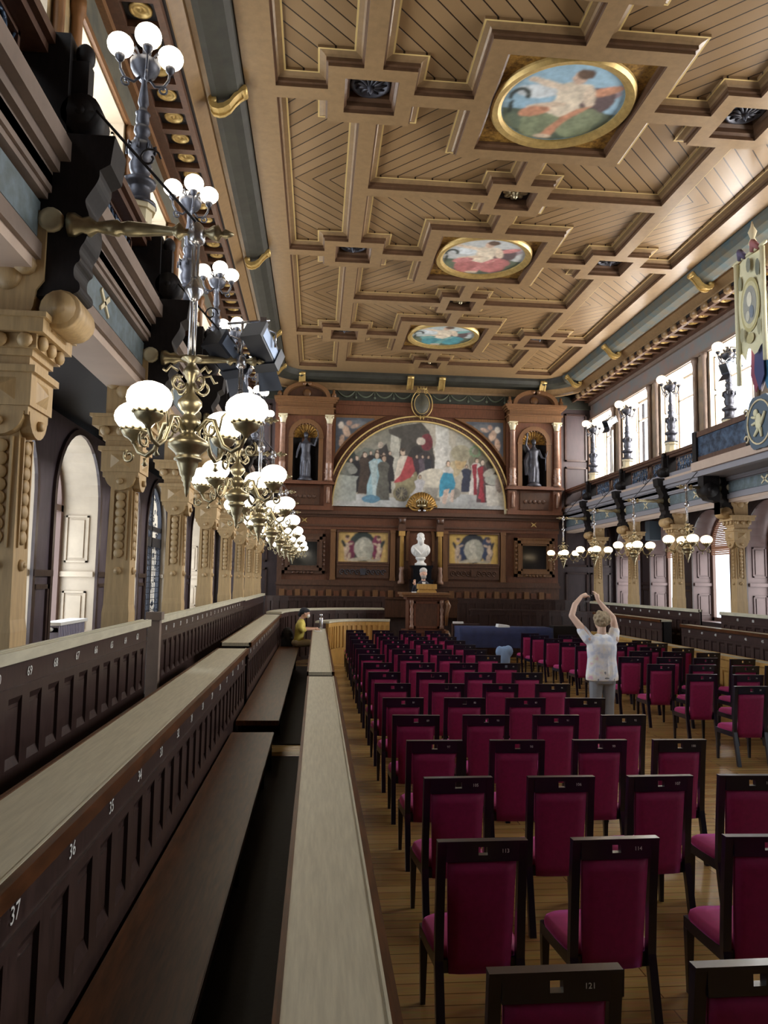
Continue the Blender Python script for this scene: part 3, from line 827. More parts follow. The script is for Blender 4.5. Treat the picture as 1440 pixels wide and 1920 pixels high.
for k in range(1, 8):
    o = caL if k == 1 else dup(caL, (0, 0, 0)); o.location = (-1.79, yk(k), 5.49)
    tag(o, 'bronze candelabra on the left gallery rail, four lit globes, %s' % (['nearest', 'second nearest', 'third, behind the stage lamps'][k-1] if k < 4 else '%s from the near end' % ORD[k-1]), 'candelabra', 'candelabra on the left gallery rail')
for k in range(4, 8):
    o = caR if k == 4 else dup(caR, (0, 0, 0)); o.location = (mx(-1.76, 1), yk(k), 5.49)
    tag(o, 'bronze candelabra on the right gallery rail, four lit globes, %s from far wall' % ORD[7-k], 'candelabra', 'candelabra on the right gallery rail')
# ================================================================== BENCHES AND DESKS
rng = random.Random(5)
def desk(s, name, label, xf, xb, top, y0, y1, group, nums=None, zb=0., pitch=.30, mats=('dark', 'desktop')):
    """straight run of desk: xf = face with panels, xb = other edge (left-hand x)"""
    t = thing(name, label, 'desk', (0, y0, 0), 0, group)
    L = y1-y0
    def bx(m, xa, ya, za, xb_, yb, zb_, mi=0):
        a, b = sorted((mx(xa, s), mx(xb_, s))); m.box(a, ya, za, b, yb, zb_, mi)
    e = 1 if xf > xb else -1                            # side of the panels, as seen on the left
    m = MB(); bx(m, xb, 0, top-.045, xf+e*.0, L, top); bx(m, xb+e*.0, .0, top-.06, xb+e*.022, L, top+.006, 1); bx(m, xf-e*.02, 0, top-.06, xf+e*.012, L, top+.003, 1); bx(m, xf-e*.03, 0, top-.03, xf-e*.02, L, top+.006)
    m.build('desktop', [mats[1], mats[1] if abs(xf-xb) < .15 else 'bench' if mats[0] == 'dark' else mats[0]], t)  # narrow ledges: pale edging stands in for window light on their tops
    m = MB()
    x1 = xf-e*.03; x0 = x1-e*.05
    bx(m, x0, 0, zb, x1-e*.02, L, top-.045)
    h = top-zb
    bx(m, x0, 0, top-.2, x1, L, top-.05); bx(m, x0, 0, top-.07, x1+e*.02, L, top-.05); bx(m, x0, 0, top-.215, x1+e*.012, L, top-.2)
    zlo = max(zb, top-.72)
    bx(m, x0, 0, zb, x1, L, zlo+.08); bx(m, x0, 0, zb, x1+e*.015, L, zb+.06)
    bx(m, x0, 0, top-.26, x1, L, top-.2)
    n = max(1, int(round(L/pitch))); p = L/n
    for i in range(n+1):
        yy = min(max(i*p-.055, 0), L-.11); bx(m, x0, yy, zlo+.08, x1, yy+.11, top-.26)
    for i in range(n):
        ya = i*p+.055; yb = (i+1)*p-.055
        bx(m, x0, ya+.03, zlo+.15, x1-e*.012, yb-.03, top-.32)
        xa = mx(x1, s); xc = mx(x1-e*.02, s)            # sloping sill at the foot of the panel
        m.add([(xc, ya, zlo+.13), (xc, yb, zlo+.13), (xa, yb, zlo+.08), (xa, ya, zlo+.08)], [(0, 1, 2, 3)])
        m.add([(xc, ya, top-.30), (xc, yb, top-.30), (xa, yb, top-.26), (xa, ya, top-.26)], [(0, 1, 2, 3)])
    m.build('front_panel', mats[0], t)
    m = MB(); bx(m, x0, 0, zb, xb+e*.03, .05, top-.045); m.build('end_panel', 'black', t)
    m = MB(); bx(m, x0, L-.05, zb, xb+e*.03, L, top-.045); m.build('end_panel', 'black', t)
    if nums:
        for (txt, yy) in nums:
            if not (0 < yy-y0 < L): continue
            sgn = 1 if (e > 0) == (s < 0) else -1
            X = mx(x1, s)+sgn*.004
            if sgn > 0: mw = Matrix(((0, 0, 1, X), (1, 0, 0, yy-y0), (0, 1, 0, top-.138), (0, 0, 0, 1)))
            else: mw = Matrix(((0, 0, -1, X), (-1, 0, 0, yy-y0), (0, 1, 0, top-.138), (0, 0, 0, 1)))
            me = text_mesh(str(txt), .078, 'n', None, None, mw); me.name = 'seat_number'; me.materials.append(M['white'])
            o = bpy.data.objects.new('seat_number', me); COL.objects.link(o); o.parent = t; o['label'] = 'white painted seat number'
    return t
def bench(s, label, xa, xb, z, y0, y1, zf, group):
    t = thing('bench', label, 'bench', (0, y0, 0), 0, group); L = y1-y0
    a, b = sorted((mx(xa, s), mx(xb, s)))
    m = MB(); m.box(a, 0, z-.05, b, L, z); m.box(a+.004, .004, z-.056, b-.004, L-.004, z+.004); m.build('seat', 'bench', t)
    m = MB()
    n = max(2, int(L/1.6))
    for i in range(n):
        yy = .15+(L-.36)*i/(n-1); m.box(a+.05, yy, zf, b-.08, yy+.06, z-.05)
    m.box(a, 0, zf, a+.03, L, z-.05)
    m.build('support', 'black', t)
    return t
g1 = 'desks of the left front row'; g2 = 'desks of the left middle row'; g3 = 'panelled ledges of the left back row'
desk(-1, 'desk', 'long worn grey-topped desk of the left front row, nearest the camera beside the chairs', .26, -.10, .95, .45, 9.95, g1, zb=0)
desk(-1, 'desk', 'shorter grey-topped front desk beyond the gap, running up to the silver flask', .25, -.11, .97, 10.25, 19.35, g1, zb=0)
n2 = [(37-i, 2.50+.545*i) for i in range(-2, 14)]
desk(-1, 'desk', 'broad grey-topped middle-row desk at left with seat numbers 37, 36 and 35', -.88, -1.27, 1.30, .4, 9.98, g2, n2, .1)
desk(-1, 'desk', 'middle-row desk on the left beyond the gap, under the third chandelier', -.88, -1.29, 1.34, 10.4, 18.9, g2, [(24-i, 10.7+.545*i) for i in range(15)], .1)
n3 = [(70-i, 4.12+.435*i) for i in range(-3, 9)]
desk(-1, 'desk', 'panelled back-row ledge at far left with seat numbers 70 to 62', -1.62, -1.705, 1.79, .6, 7.55, g3, n3, .6)
desk(-1, 'desk', 'panelled back-row ledge on the left beyond the aisle gap with a square end post', -1.62, -1.705, 1.79, 8.0, 17.2, g3, [(61-i, 8.5+.435*i) for i in range(19)], .6)
desk(-1, 'desk', 'far end of the panelled back-row ledge on the left near the dark corner', -1.62, -1.705, 1.77, 17.25, 23.6, g3, None, .6)
tag(MB().box(-1.72, 7.9, .6, -1.60, 8.0, 1.83).box(-1.74, 7.88, .6, -1.58, 8.02, .72).box(-1.74, 7.88, 1.77, -1.58, 8.02, 1.85).build('end_post', 'taupe'), 'square greyish end post of the far-left ledge beside the aisle gap', 'post')
gb = 'polished benches on the left'
bench(-1, 'polished brown bench seat in the left foreground below numbers 37 to 24', -.885, -.43, .55, .4, 8.35, 0, gb)
bench(-1, 'polished brown bench beyond the gap where the person in yellow sits', -.885, -.40, .60, 8.75, 18.9, 0, gb)
gr = 'desks of the right rows'
desk(1, 'desk', 'front desk along the right side with honey oak front and a bright top', -.61, -.89, .91, 8.2, 20.2, gr, None, 0, .3, ('honey', 'desktop'))
desk(1, 'desk', 'dark panelled middle desk along the right side, near part with pale numbers', -1.21, -1.46, 1.335, 9.0, 16.3, gr, [(38+i, 9.4+.545*i) for i in range(13)], 0)
desk(1, 'desk', 'dark panelled middle desk on the right with black end, beyond the gap', -.96, -1.26, 1.41, 16.75, 21.0, gr, [(50+i, 17.3+.6*i) for i in range(6)], 0)
desk(1, 'desk', 'dark panelled back-row ledge along the right, near part below the windows', -1.70, -1.79, 1.65, 9.0, 15.5, gr, [(71+i, 9.4+.545*i) for i in range(11)], .6)
desk(1, 'desk', 'dark panelled back-row ledge along the right, far part with pale numbers', -1.70, -1.79, 1.66, 16.4, 23.2, gr, [(83+i, 16.8+.545*i) for i in range(11)], .6)
# --- curved rows closing the horseshoe at the far end
def curved_desk(label, pts, top, zb, width, mats, group, pitch=.16, base=None):
    """pts: plan points of the panelled face, walked so that the sitter's side lies on the left"""
    o0 = pts[0]; t = thing('curved_desk', label, 'desk', (o0[0], o0[1], 0), 0, group)
    P = [Vector((x-o0[0], y-o0[1])) for x, y in pts]
    N = []
    for i in range(len(P)):
        d = (P[min(i+1, len(P)-1)]-P[max(i-1, 0)]).normalized(); N.append(Vector((-d.y, d.x)))
    def strip(m, d0, d1, z0, z1, mi=0):
        for i in range(len(P)-1):
            q = [P[i]+N[i]*d0, P[i+1]+N[i+1]*d0, P[i+1]+N[i+1]*d1, P[i]+N[i]*d1]
            m.prism([tuple(v) for v in q], 'z', z0, z1, mi)
    m = MB(); strip(m, -.03, width, top-.05, top); m.build('desktop', mats[1], t)
    m = MB(); strip(m, 0, .06, zb, top-.05); strip(m, -.02, .06, top-.16, top-.06); strip(m, -.02, .06, zb, zb+.1)
    if base: strip(m, -.05, .08, zb, base); strip(m, -.07, .08, base-.04, base)
    acc = 0
    for i in range(len(P)-1):
        seg = P[i+1]-P[i]; L = seg.length; d = seg.normalized(); nn = Vector((-d.y, d.x))
        while acc < L:
            c = P[i]+d*acc
            q = [c-d*.035-nn*.025, c+d*.035-nn*.025, c+d*.035+nn*.02, c-d*.035+nn*.02]
            m.prism([tuple(v) for v in q], 'z', (base or zb+.1), top-.16)
            acc += pitch
        acc -= L
    m.build('front_panel', mats[0], t)
    return t
def bez(p0, p1, p2, n=10):
    return [((1-t)**2*p0[0]+2*t*(1-t)*p1[0]+t*t*p2[0], (1-t)**2*p0[1]+2*t*(1-t)*p1[1]+t*t*p2[1]) for t in [i/n for i in range(n+1)]]
gc = 'curved desks at the far end'
# walked from the middle of the hall outwards so that the sitter's side is behind
curved_desk('light honey oak curved front desk with slatted front beside the lectern', bez((2.0, 20.6), (.55, 20.9), (.30, 19.45))[::-1], 1.15, 0, .34, ('honey', 'desktop'), gc, .15, .42)
curved_desk('dark panelled curved desk behind the person in yellow', bez((-.90, 19.0), (-.85, 22.2), (2.0, 22.3)), 1.40, 0, .36, ('dark', 'desktop'), gc, .3)
curved_desk('dark curved back-row desk below the wall panelling at far left', bez((-1.62, 23.65), (-1.4, 24.3), (2.2, 24.2)), 1.70, .6, .2, ('dark', 'dark'), gc, .3)
curved_desk('dark curved desk to the right of the lectern behind the navy table', bez((4.6, 22.3), (7.6, 22.3), (7.95, 21.05)), 1.40, 0, .36, ('dark', 'dark'), gc, .3)
curved_desk('dark curved back-row desk below the wall panelling at far right', bez((4.6, 24.2), (8.2, 24.2), (8.5, 23.3)), 1.68, .6, .2, ('dark', 'dark'), gc, .3)
# ================================================================== CHAIRS
def make_chair():
    t = thing('chair', 'x', 'chair')                    # origin: floor below the middle of the back rail, facing +y
    H = .96; w = .22
    def back_y(z): return -.0 - .055*max(0, (z-.40)/(H-.4)) + .055   # 0 at the top, forward below
    def stile(sx):
        m = MB(); x0, x1 = sorted((sx*w, sx*(w-.042)))
        zs = [0, .40, .62, .80, H]; ys = [-.03, .055, .038, .020, 0]
        for (za, ya), (zb, yb) in zip(zip(zs, ys), list(zip(zs, ys))[1:]):
            d = .038
            m.add([(x0, ya, za), (x1, ya, za), (x1, ya+d, za), (x0, ya+d, za), (x0, yb, zb), (x1, yb, zb), (x1, yb+d, zb), (x0, yb+d, zb)],
                  [(0, 1, 5, 4), (1, 2, 6, 5), (2, 3, 7, 6), (3, 0, 4, 7), (0, 3, 2, 1), (4, 5, 6, 7)])
        return m
    stile(-1).build('rear_leg', 'lacquer', t); stile(1).build('rear_leg', 'lacquer', t)
    m = MB()                                            # top rail with a square hand hole
    a = w-.042; z0, z1 = H-.088, H; hx = .022; hz0, hz1 = z0+.03, z0+.068
    for (xa, xb, za, zb) in ((-a, -hx, z0, z1), (hx, a, z0, z1), (-hx, hx, z0, hz0), (-hx, hx, hz1, z1)):
        m.box(xa, 0, za, xb, .034, zb)
    m.box(-w, -.004, H-.004, w, .042, H+.008)
    m.build('top_rail', 'lacquer', t)
    m = MB()                                            # upholstered back pad, slightly waisted towards the foot
    nx, nz = 6, 8; q = w-.052
    zs = [.335+(z0-.335-.003)*j/nz for j in range(nz+1)]
    def yb(z): return .055+(.0-.055)*(z-.4)/(H-.4)
    for sgn in (-1, 1):
        vs = []
        for j, z in enumerate(zs):
            hw = q*(.90+.10*j/nz)
            for i in range(nx+1):
                u = -1+2*i/nx
                bul = .011*(1-abs(u)**4)
                vs.append((u*hw, yb(z)+.019+sgn*(.012+bul), z))
        fs = [(j*(nx+1)+i, j*(nx+1)+i+1, (j+1)*(nx+1)+i+1, (j+1)*(nx+1)+i) for j in range(nz) for i in range(nx)]
        m.add(vs, fs, 0, True)
    k1 = (nx+1)*(nz+1)
    for j in range(nz):
        for i in (0, nx):
            a0 = j*(nx+1)+i; a1 = (j+1)*(nx+1)+i
            m.add([], [], 0); m.f.append((a0, a1, k1+a1, k1+a0)); m.mi.append(0); m.sm.append(True); m.c.append(None)
    for i in range(nx):
        for j in (0, nz):
            a0 = j*(nx+1)+i; m.f.append((a0, a0+1, k1+a0+1, k1+a0)); m.mi.append(0); m.sm.append(True); m.c.append(None)
    m.build('back_pad', 'velvet', t)
    m = MB()                                            # seat cushion: rounded trapezoid
    vs = []; N = 24
    out = []
    for i in range(N):
        a = 2*PI*i/N; c, s_ = math.cos(a), math.sin(a)
        px = abs(c)**.4*(1 if c > 0 else -1); py = abs(s_)**.4*(1 if s_ > 0 else -1)
        out.append((px, py))
    rings = [(1, .395), (1.01, .415), (.985, .435), (.9, .45), (.55, .458)]
    for r, z in rings:
        for px, py in out:
            yy = .275+py*.205*r; vs.append((px*r*(.205+.03*(yy-.07)/.41), yy, z))
    fs = [(k*N+i, k*N+(i+1) % N, (k+1)*N+(i+1) % N, (k+1)*N+i) for k in range(len(rings)-1) for i in range(N)]
    fs += [tuple(range(N))[::-1], tuple(range((len(rings)-1)*N, len(rings)*N))]
    m.add(vs, fs, 0, True); m.build('seat', 'velvet', t)
    m = MB()
    for (xa, ya, xb, yb_) in ((-.2, .075, .2, .1), (-.22, .45, .22, .475)): m.box(xa, ya, .335, xb, yb_, .396)
    for sx in (-1, 1):
        m.prism([(sx*.205, .08), (sx*.18, .08), (sx*.205, .47), (sx*.23, .47)], 'z', .335, .396)
    m.build('seat_frame', 'lacquer', t)
    for sx in (-1, 1):
        m = MB(); r = (.021, .013)
        m.add([(sx*.212-r[1], .452-r[1], 0), (sx*.212+r[1], .452-r[1], 0), (sx*.212+r[1], .452+r[1], 0), (sx*.212-r[1], .452+r[1], 0),
               (sx*.21-r[0], .45-r[0], .34), (sx*.21+r[0], .45-r[0], .34), (sx*.21+r[0], .45+r[0], .34), (sx*.21-r[0], .45+r[0], .34)],
              [(0, 1, 5, 4), (1, 2, 6, 5), (2, 3, 7, 6), (3, 0, 4, 7), (0, 3, 2, 1), (4, 5, 6, 7)])
        m.build('front_leg', 'lacquer', t)
    return t
chair0 = make_chair(); nch = 0
RY = [2.45, 3.65, 4.80, 5.90, 7.0, 8.03, 9.15, 10.28, 11.45, 12.7, 13.75, 14.8, 15.85, 16.9, 17.95, 18.95]
numw = Matrix(((1, 0, 0, .11), (0, 0, -1, -.0015), (0, 1, 0, .96-.04), (0, 0, 0, 1)))
def put_chair(x, y, num, label, group):
    global nch
    rz = math.radians(rng.uniform(-2.2, 2.2))
    o = chair0 if nch == 0 else dup(chair0, (0, 0, 0))
    o.location = (x, y, 0); o.rotation_euler = (0, 0, rz)
    tag(o, label, 'chair', group); pend.append((o, num)); nch += 1
pend = []
C4 = ['first', 'second', 'third', 'last']
mainx = {0: [.79, 1.47, 2.14, 2.8], 1: [.82, 1.48, 2.26, 2.95], 2: [.92, 1.59, 2.25, 2.87]}
for r, y in enumerate(RY):
    xs = mainx.get(r, [.94, 1.60, 2.27, 2.93])
    if r > 8: xs = [x+.03*(r-8)/7 for x in xs]
    for c, x in enumerate(xs):
        num = 121-8*r+c
        put_chair(x, y, num, 'magenta chair number %d, left block, %s column from left, %s row from camera' % (num, C4[c], ORD[r]), 'magenta chairs in the left block')
RX = [5.40, 6.06, 6.68, 7.26]
RYR = {0: [7.75, 8.98, 10.18, 11.43, 12.56, 13.7, 14.72, 15.62, 16.61, 17.58, 18.3], 1: [8.95, 10.14, 11.38, 12.51, 13.66, 14.79, 15.8, 16.8, 17.8], 2: [8.95, 10.1, 11.25, 12.46, 13.6, 14.59, 15.74, 16.8], 3: [11.3, 12.31, 13.43, 14.40, 15.52, 16.3]}
for c, x in enumerate(RX):
    for i, y in enumerate(RYR[c]):
        xx = x - (.03*(i-6) if c == 0 and i > 6 else 0)
        r = min(range(16), key=lambda q: abs(RY[q]-y)); num = 121-8*r+4+c
        put_chair(xx, y, num, 'magenta chair number %d, right block, %s column from walkway, %s in its column' % (num, ORD[c], ORD[i]), 'magenta chairs in the right block')
for o, num in pend:                                     # white chair numbers beside the hand hole
    me = text_mesh(str(num), .026, 'n', None, None, numw); me.name = 'number'; me.materials.append(M['white'])
    q = bpy.data.objects.new('number', me); COL.objects.link(q); q.parent = o; q['label'] = 'white chair number'
# ================================================================== FAR WALL
def box_thing(name, label, cat, parts, group=None, loc=(0, 0, 0)):
    t = thing(name, label, cat, loc, 0, group)
    for nm, mb, mm in parts: mb.build(nm, mm, t)
    return t
# continuous wainscot: dado, ledge, entablature, upper rail, green frieze
d = MB()                                               # 0 mid 1 red 2 ochre 3 black 4 garland ground 5 garland
X0, X1 = -1.36, 8.30
d.box(X0, 25.22, 1.0, X1, YB, 2.05, 0); d.box(X0-.03, 25.16, 2.04, X1+.03, YB, 2.12, 0); d.box(X0, 25.2, 2.12, X1, YB, 2.22, 0)
d.box(X0, 25.17, 1.6, X1, YB, 1.66, 0)
x = X0+.1
while x < X1-.4:
    if not (2.6 < x < 4.2): d.box(x, 25.15, 1.66, x+.17, YB, 1.9, 2); d.box(x+.25, 25.19, 1.68, x+.43, YB, 1.86, 1)
    x += .52
d.box(X0, 25.2, 3.92, X1, YB, 4.4, 1); d.box(X0-.02, 25.14, 4.02, X1+.02, YB, 4.08, 0); d.box(X0-.02, 25.12, 4.34, X1+.02, YB, 4.42, 0)
d.box(X0-.04, 25.0, 4.42, X1+.04, YB, 4.54, 0); d.box(X0, 25.25, 4.54, X1, YB, 4.7, 1); d.box(X0, 25.33, 2.1, X1, YB, 4.6, 1); d.box(-1.55, 25.33, 4.6, 8.45, YB, 8.4, 1)
d.box(.5, 25.2, 8.22, 6.4, YB, 8.36, 1); d.box(.5, 25.26, 7.9, 6.4, YB, 8.22, 1)
d.box(-2.6, 25.3, 8.36, 2*XC+2.6, YB, 8.8, 4)
d.box(X0, 25.2, 2.22, -1.2, YB, 3.92, 0)
for i in range(9):                                     # painted swags
    xc = .85+i*.655
    if abs(xc-3.47) < .35: continue
    p = [(xc-.3+.6*j/10, 25.285, 8.72-.2*(1-((j-5)/5)**2)) for j in range(11)]
    d.tube(p, [.012+.022*(1-((j-5)/5)**2) for j in range(11)], 6, 5); d.tube([(xc+.33, 25.28, 8.72), (xc+.33, 25.28, 8.55)], .01, 5, 5); d.ball((xc+.33, 25.275, 8.5), (.045, .02, .05), 8, 6, 5)
trim(d, ['mid', 'red', 'ochre', 'black', 'garland', 'garl2'])
# ---- painted canvases ------------------------------------------------------
def C3(h): return rgb(h)
import numpy as np
class Paint:
    """a soft painted picture: layered shapes rastered into the vertex colours of a fine grid"""
    def __init__(s, y): s.y = y; s.sh = []
    def poly(s, pts, h): s.sh.append(([tuple(p) for p in pts], C3(h))); return s
    def ell(s, cx, cz, rx, rz, h, rot=0, n=12):
        c, q = math.cos(math.radians(rot)), math.sin(math.radians(rot)); pts = []
        for i in range(max(n, 14)):
            a = 2*PI*i/max(n, 14); u, v = rx*math.cos(a), rz*math.sin(a); pts.append((cx+u*c-v*q, cz+u*q+v*c))
        return s.poly(pts, h)
    def build(s, name, m, parent, step=.022, wob=.02, seed=1):
        P = np.array(s.sh[0][0]); x0, z0 = P.min(0); x1, z1 = P.max(0)
        nx, nz = int((x1-x0)/step)+2, int((z1-z0)/step)+2
        X, Z = np.meshgrid(np.linspace(x0, x1, nx), np.linspace(z0, z1, nz))
        rs = np.random.RandomState(seed)
        def noise(f):
            gx, gz = int((x1-x0)*f)+3, int((z1-z0)*f)+3; g = rs.rand(gz, gx)
            u = (X-x0)*f; v = (Z-z0)*f; i = u.astype(int); j = v.astype(int); u = u-i; v = v-j
            u = u*u*(3-2*u); v = v*v*(3-2*v)
            return (g[j, i]*(1-u)+g[j, i+1]*u)*(1-v)+(g[j+1, i]*(1-u)+g[j+1, i+1]*u)*v-.5
        sc = 1/(wob*14)
        DX = X+wob*1.6*noise(sc)+wob*noise(sc*2.5); DZ = Z+wob*1.6*noise(sc)+wob*noise(sc*2.5)
        def mask(pts, A, B):
            r = np.zeros(A.shape, bool); n = len(pts)
            for i in range(n):
                (xa, za), (xb, zb) = pts[i], pts[i-1]
                if za == zb: continue
                r ^= ((za > B) != (zb > B)) & (A < (xb-xa)*(B-za)/(zb-za)+xa)
            return r
        img = np.ones(X.shape+(3,))*np.array(s.sh[0][1])
        def blur(k):
            p = np.pad(k, 1, mode='edge')
            return (p[1:-1, 1:-1]*2+p[:-2, 1:-1]+p[2:, 1:-1]+p[1:-1, :-2]+p[1:-1, 2:])/6
        for pts, c in s.sh[1:]:
            k = blur(blur(mask(pts, DX, DZ).astype(float)))[..., None]
            q = np.array(pts); w = max(.05, q[:, 0].max()-q[:, 0].min()); cx = q[:, 0].mean()
            mod = 1+.35*noise(3.2/w+2)+.22*noise(9/w+3)-.22*np.clip((X-cx)/w, -1, 1)
            img = img*(1-k)+k*np.clip(np.array(c)*mod[..., None], 0, 1)
        img = img*(1+.22*noise(sc*3)[..., None]+.18*noise(sc*.7)[..., None]); img = np.clip(img*np.array([1.02, 1, .98]), 0.002, 1)
        ins = mask(s.sh[0][0], X, Z)
        f = []
        keep = ins[:-1, :-1] | ins[1:, :-1] | ins[:-1, 1:] | ins[1:, 1:]
        for j, i in zip(*np.nonzero(keep)): a = j*nx+i; f.append((a, a+1, a+nx+1, a+nx))
        vs = s.place(X.ravel(), Z.ravel())
        me = bpy.data.meshes.new(name); me.from_pydata(vs, [], f); me.materials.append(M[m])
        at = me.color_attributes.new('paint', 'FLOAT_COLOR', 'POINT')
        at.data.foreach_set('color', np.concatenate([img.reshape(-1, 3), np.ones((nx*nz, 1))], 1).ravel().astype(np.float32))
        bm = bmesh.new(); bm.from_mesh(me); bmesh.ops.delete(bm, geom=[v for v in bm.verts if not v.link_faces], context='VERTS'); bm.to_mesh(me); bm.free()
        o = bpy.data.objects.new(name, me); COL.objects.link(o); o.parent = parent; return o
    def place(s, u, v): return [(a, s.y, b) for a, b in zip(u.tolist(), v.tolist())]
    def figure(s, x, z, h, robe, skin='c8a890', robe2=None, lean=0., w=1., hair='3a2c24'):
        """a generic robed standing figure, feet at z"""
        b = h*.17*w
        s.poly([(x-b, z), (x-b*.85, z+h*.3), (x-b*.62+lean, z+h*.55), (x-b*.9+lean, z+h*.78), (x-b*.35+lean, z+h*.86), (x+b*.35+lean, z+h*.86), (x+b*.9+lean, z+h*.78), (x+b*.62+lean, z+h*.55), (x+b*.9, z+h*.3), (x+b*1.05, z)], robe)
        if robe2:
            s.poly([(x-b*.2, z), (x-b*.55+lean, z+h*.5), (x-b*.8+lean, z+h*.8), (x+b*.1+lean, z+h*.84), (x+b*.2, z+h*.4), (x+b*.45, z)], robe2)
        s.ell(x+lean, z+h*.93, h*.055, h*.075, hair); s.ell(x+lean+h*.008, z+h*.92, h*.043, h*.06, skin)
        return s
# lunette
t = thing('lunette_mural', 'large half round painting of a robed crowd in the middle of the far wall', 'painting', (0, 0, 0))
CXL, CZ, RL = 3.42, 4.72, 3.0
p = Paint(25.2)
p.poly(arc(CXL, CZ, RL, 0, 180, 40), 'a8a498')
p.poly(arc(CXL, CZ, RL*.999, 95, 178, 20)+[(CXL-2.9, 5.6), (CXL-.3, 5.8)], '8a8a80')
p.poly([(1.0, 6.35), (1.5, 6.75), (2.4, 6.6), (2.4, 5.4), (.6, 5.5), (.62, 5.9)], '6e746e')
p.poly([(2.4, 7.45), (2.62, 7.42), (2.75, 6.7), (2.85, 5.3), (2.3, 5.3), (2.4, 6.7)], 'b2b2a8'); p.poly([(2.2, 6.62), (2.9, 6.62), (2.9, 6.48), (2.2, 6.48)], 'a0a098')
p.poly([(2.3, 7.4), (2.9, 7.58), (3.45, 7.68), (3.75, 7.35), (3.95, 6.4), (3.9, 5.4), (2.8, 5.4), (2.7, 6.5), (2.75, 7.1), (2.35, 7.25)], '4a4844')
p.poly([(1.8, 5.3), (1.75, 6.1), (2.0, 6.7), (2.25, 6.9), (2.4, 6.5), (2.4, 5.3)], '3c3a3a'); p.ell(2.05, 6.85, .09, .12, 'b0a498')
p.poly([(3.95, 7.62), (4.42, 7.5), (4.42, 6.95), (4.55, 6.75), (3.9, 6.75), (3.98, 6.95)], 'c2c4c0'); p.poly([(3.9, 6.78), (4.55, 6.78), (4.45, 6.66), (4.45, 5.4), (3.95, 5.4), (3.95, 6.66)], 'bfc0bc')
p.ell(3.65, 7.0, .22, .3, '70343c'); p.ell(3.45, 7.02, .16, .14, 'c0b8ac'); p.ell(3.3, 6.4, .3, .45, '32302f'); p.ell(3.6, 6.2, .3, .5, '3a3638')
p.poly([(.45, 4.72), (6.4, 4.72), (6.38, 5.1), (4.6, 5.25), (2.4, 5.05), (.46, 5.2)], 'b0b4b6')
p.ell(.95, 6.25, .3, .5, '3a4448'); p.ell(5.6, 6.4, .5, .55, '6c6a5c'); p.ell(6.05, 6.1, .3, .5, '34302e'); p.ell(5.0, 7.0, .35, .5, '9c9c94')
p.poly([(3.1, 5.2), (3.9, 5.2), (3.95, 5.75), (3.5, 6.0), (3.1, 5.8)], '45525e'); p.ell(4.15, 5.25, .7, .3, '8c8a84')
for i in range(7): p.figure(1.05+i*.2, 5.2+.03*(i % 2), 1.18+.05*(i % 3), '24242a', 'c4b0a0')
for i in range(5): p.figure(1.5+i*.22, 5.6, 1.0+.04*(i % 3), '2e2c2e', 'bca898')
for i in range(3): p.figure(3.3+i*.2, 5.7, .85, ['3c3038', '58505a', '2c3038'][i], 'b09a8a')
p.poly([(.46, 4.9), (1.25, 4.9), (1.25, 5.6), (1.32, 5.75), (.55, 5.8), (.47, 5.3)], 'a4aca8'); p.ell(.95, 6.0, .28, .22, '787c78'); p.ell(1.12, 5.95, .16, .13, '8e928e')
p.figure(1.52, 5.15, 1.45, '443a34', 'c4b0a0', None, 0, .9); p.figure(1.88, 4.95, 1.65, '8fb0bc', 'c0ae9c', 'a8bcc0', .05, 1.1); p.figure(2.15, 4.95, 1.55, '5a5a54', 'b49c88', None, .02, .9)
p.ell(1.75, 4.98, .32, .14, '5c86a0')
p.poly([(2.75, 5.95), (3.3, 5.95), (3.42, 5.5), (3.2, 5.2), (2.6, 5.2), (2.55, 5.6)], '8a8468'); p.ell(2.8, 5.2, .3, .3, '7a745c'); p.ell(2.8, 5.2, .22, .22, '4e4c48')
for i in range(6):
    a = math.radians(i*30); p.poly([(2.8-.22*math.cos(a)-.012, 5.2-.22*math.sin(a)), (2.8+.22*math.cos(a)-.012, 5.2+.22*math.sin(a)), (2.8+.22*math.cos(a)+.012, 5.2+.22*math.sin(a)), (2.8-.22*math.cos(a)+.012, 5.2-.22*math.sin(a))], '958e74')
p.poly([(2.55, 5.6), (2.65, 6.3), (2.75, 6.5), (3.0, 6.5), (3.12, 6.2), (3.2, 5.8), (2.9, 5.75)], 'c4bcb0'); p.poly([(2.5, 5.55), (2.75, 5.85), (3.0, 6.5), (3.15, 6.45), (3.25, 6.0), (3.1, 5.75), (2.8, 5.6)], '9c4448'); p.ell(2.83, 6.62, .09, .12, 'c0ac98'); p.ell(2.83, 6.7, .08, .06, '4a4038')
p.ell(3.95, 5.75, .62, .34, 'c4c0b2'); p.ell(4.55, 6.05, .42, .26, 'b8ac8e', 40); p.ell(4.85, 6.35, .2, .28, 'b09a74', -20); p.poly([(3.5, 5.6), (3.3, 5.15), (3.42, 5.1), (3.75, 5.5)], 'bcb8ac'); p.poly([(4.1, 5.5), (4.0, 5.1), (4.12, 5.05), (4.35, 5.6)], 'b2aea0'); p.ell(4.85, 6.65, .35, .3, '96927e')
p.figure(3.3, 4.85, 1.0, 'b4b4b8', 'b8a08c', None, .12, 1.2); p.figure(4.35, 4.95, 1.42, 'c6c4c0', 'c8b09c', None, .05, .9)
p.poly([(4.1, 5.1), (4.12, 5.7), (4.25, 5.95), (4.55, 5.95), (4.66, 5.6), (4.6, 5.3)], '3c8aa8'); p.poly([(4.25, 5.35), (4.2, 4.9), (4.32, 4.85), (4.45, 5.4)], 'c4b0a4'); p.poly([(4.5, 5.35), (4.5, 4.95), (4.6, 4.95), (4.62, 5.4)], 'c4b0a4')
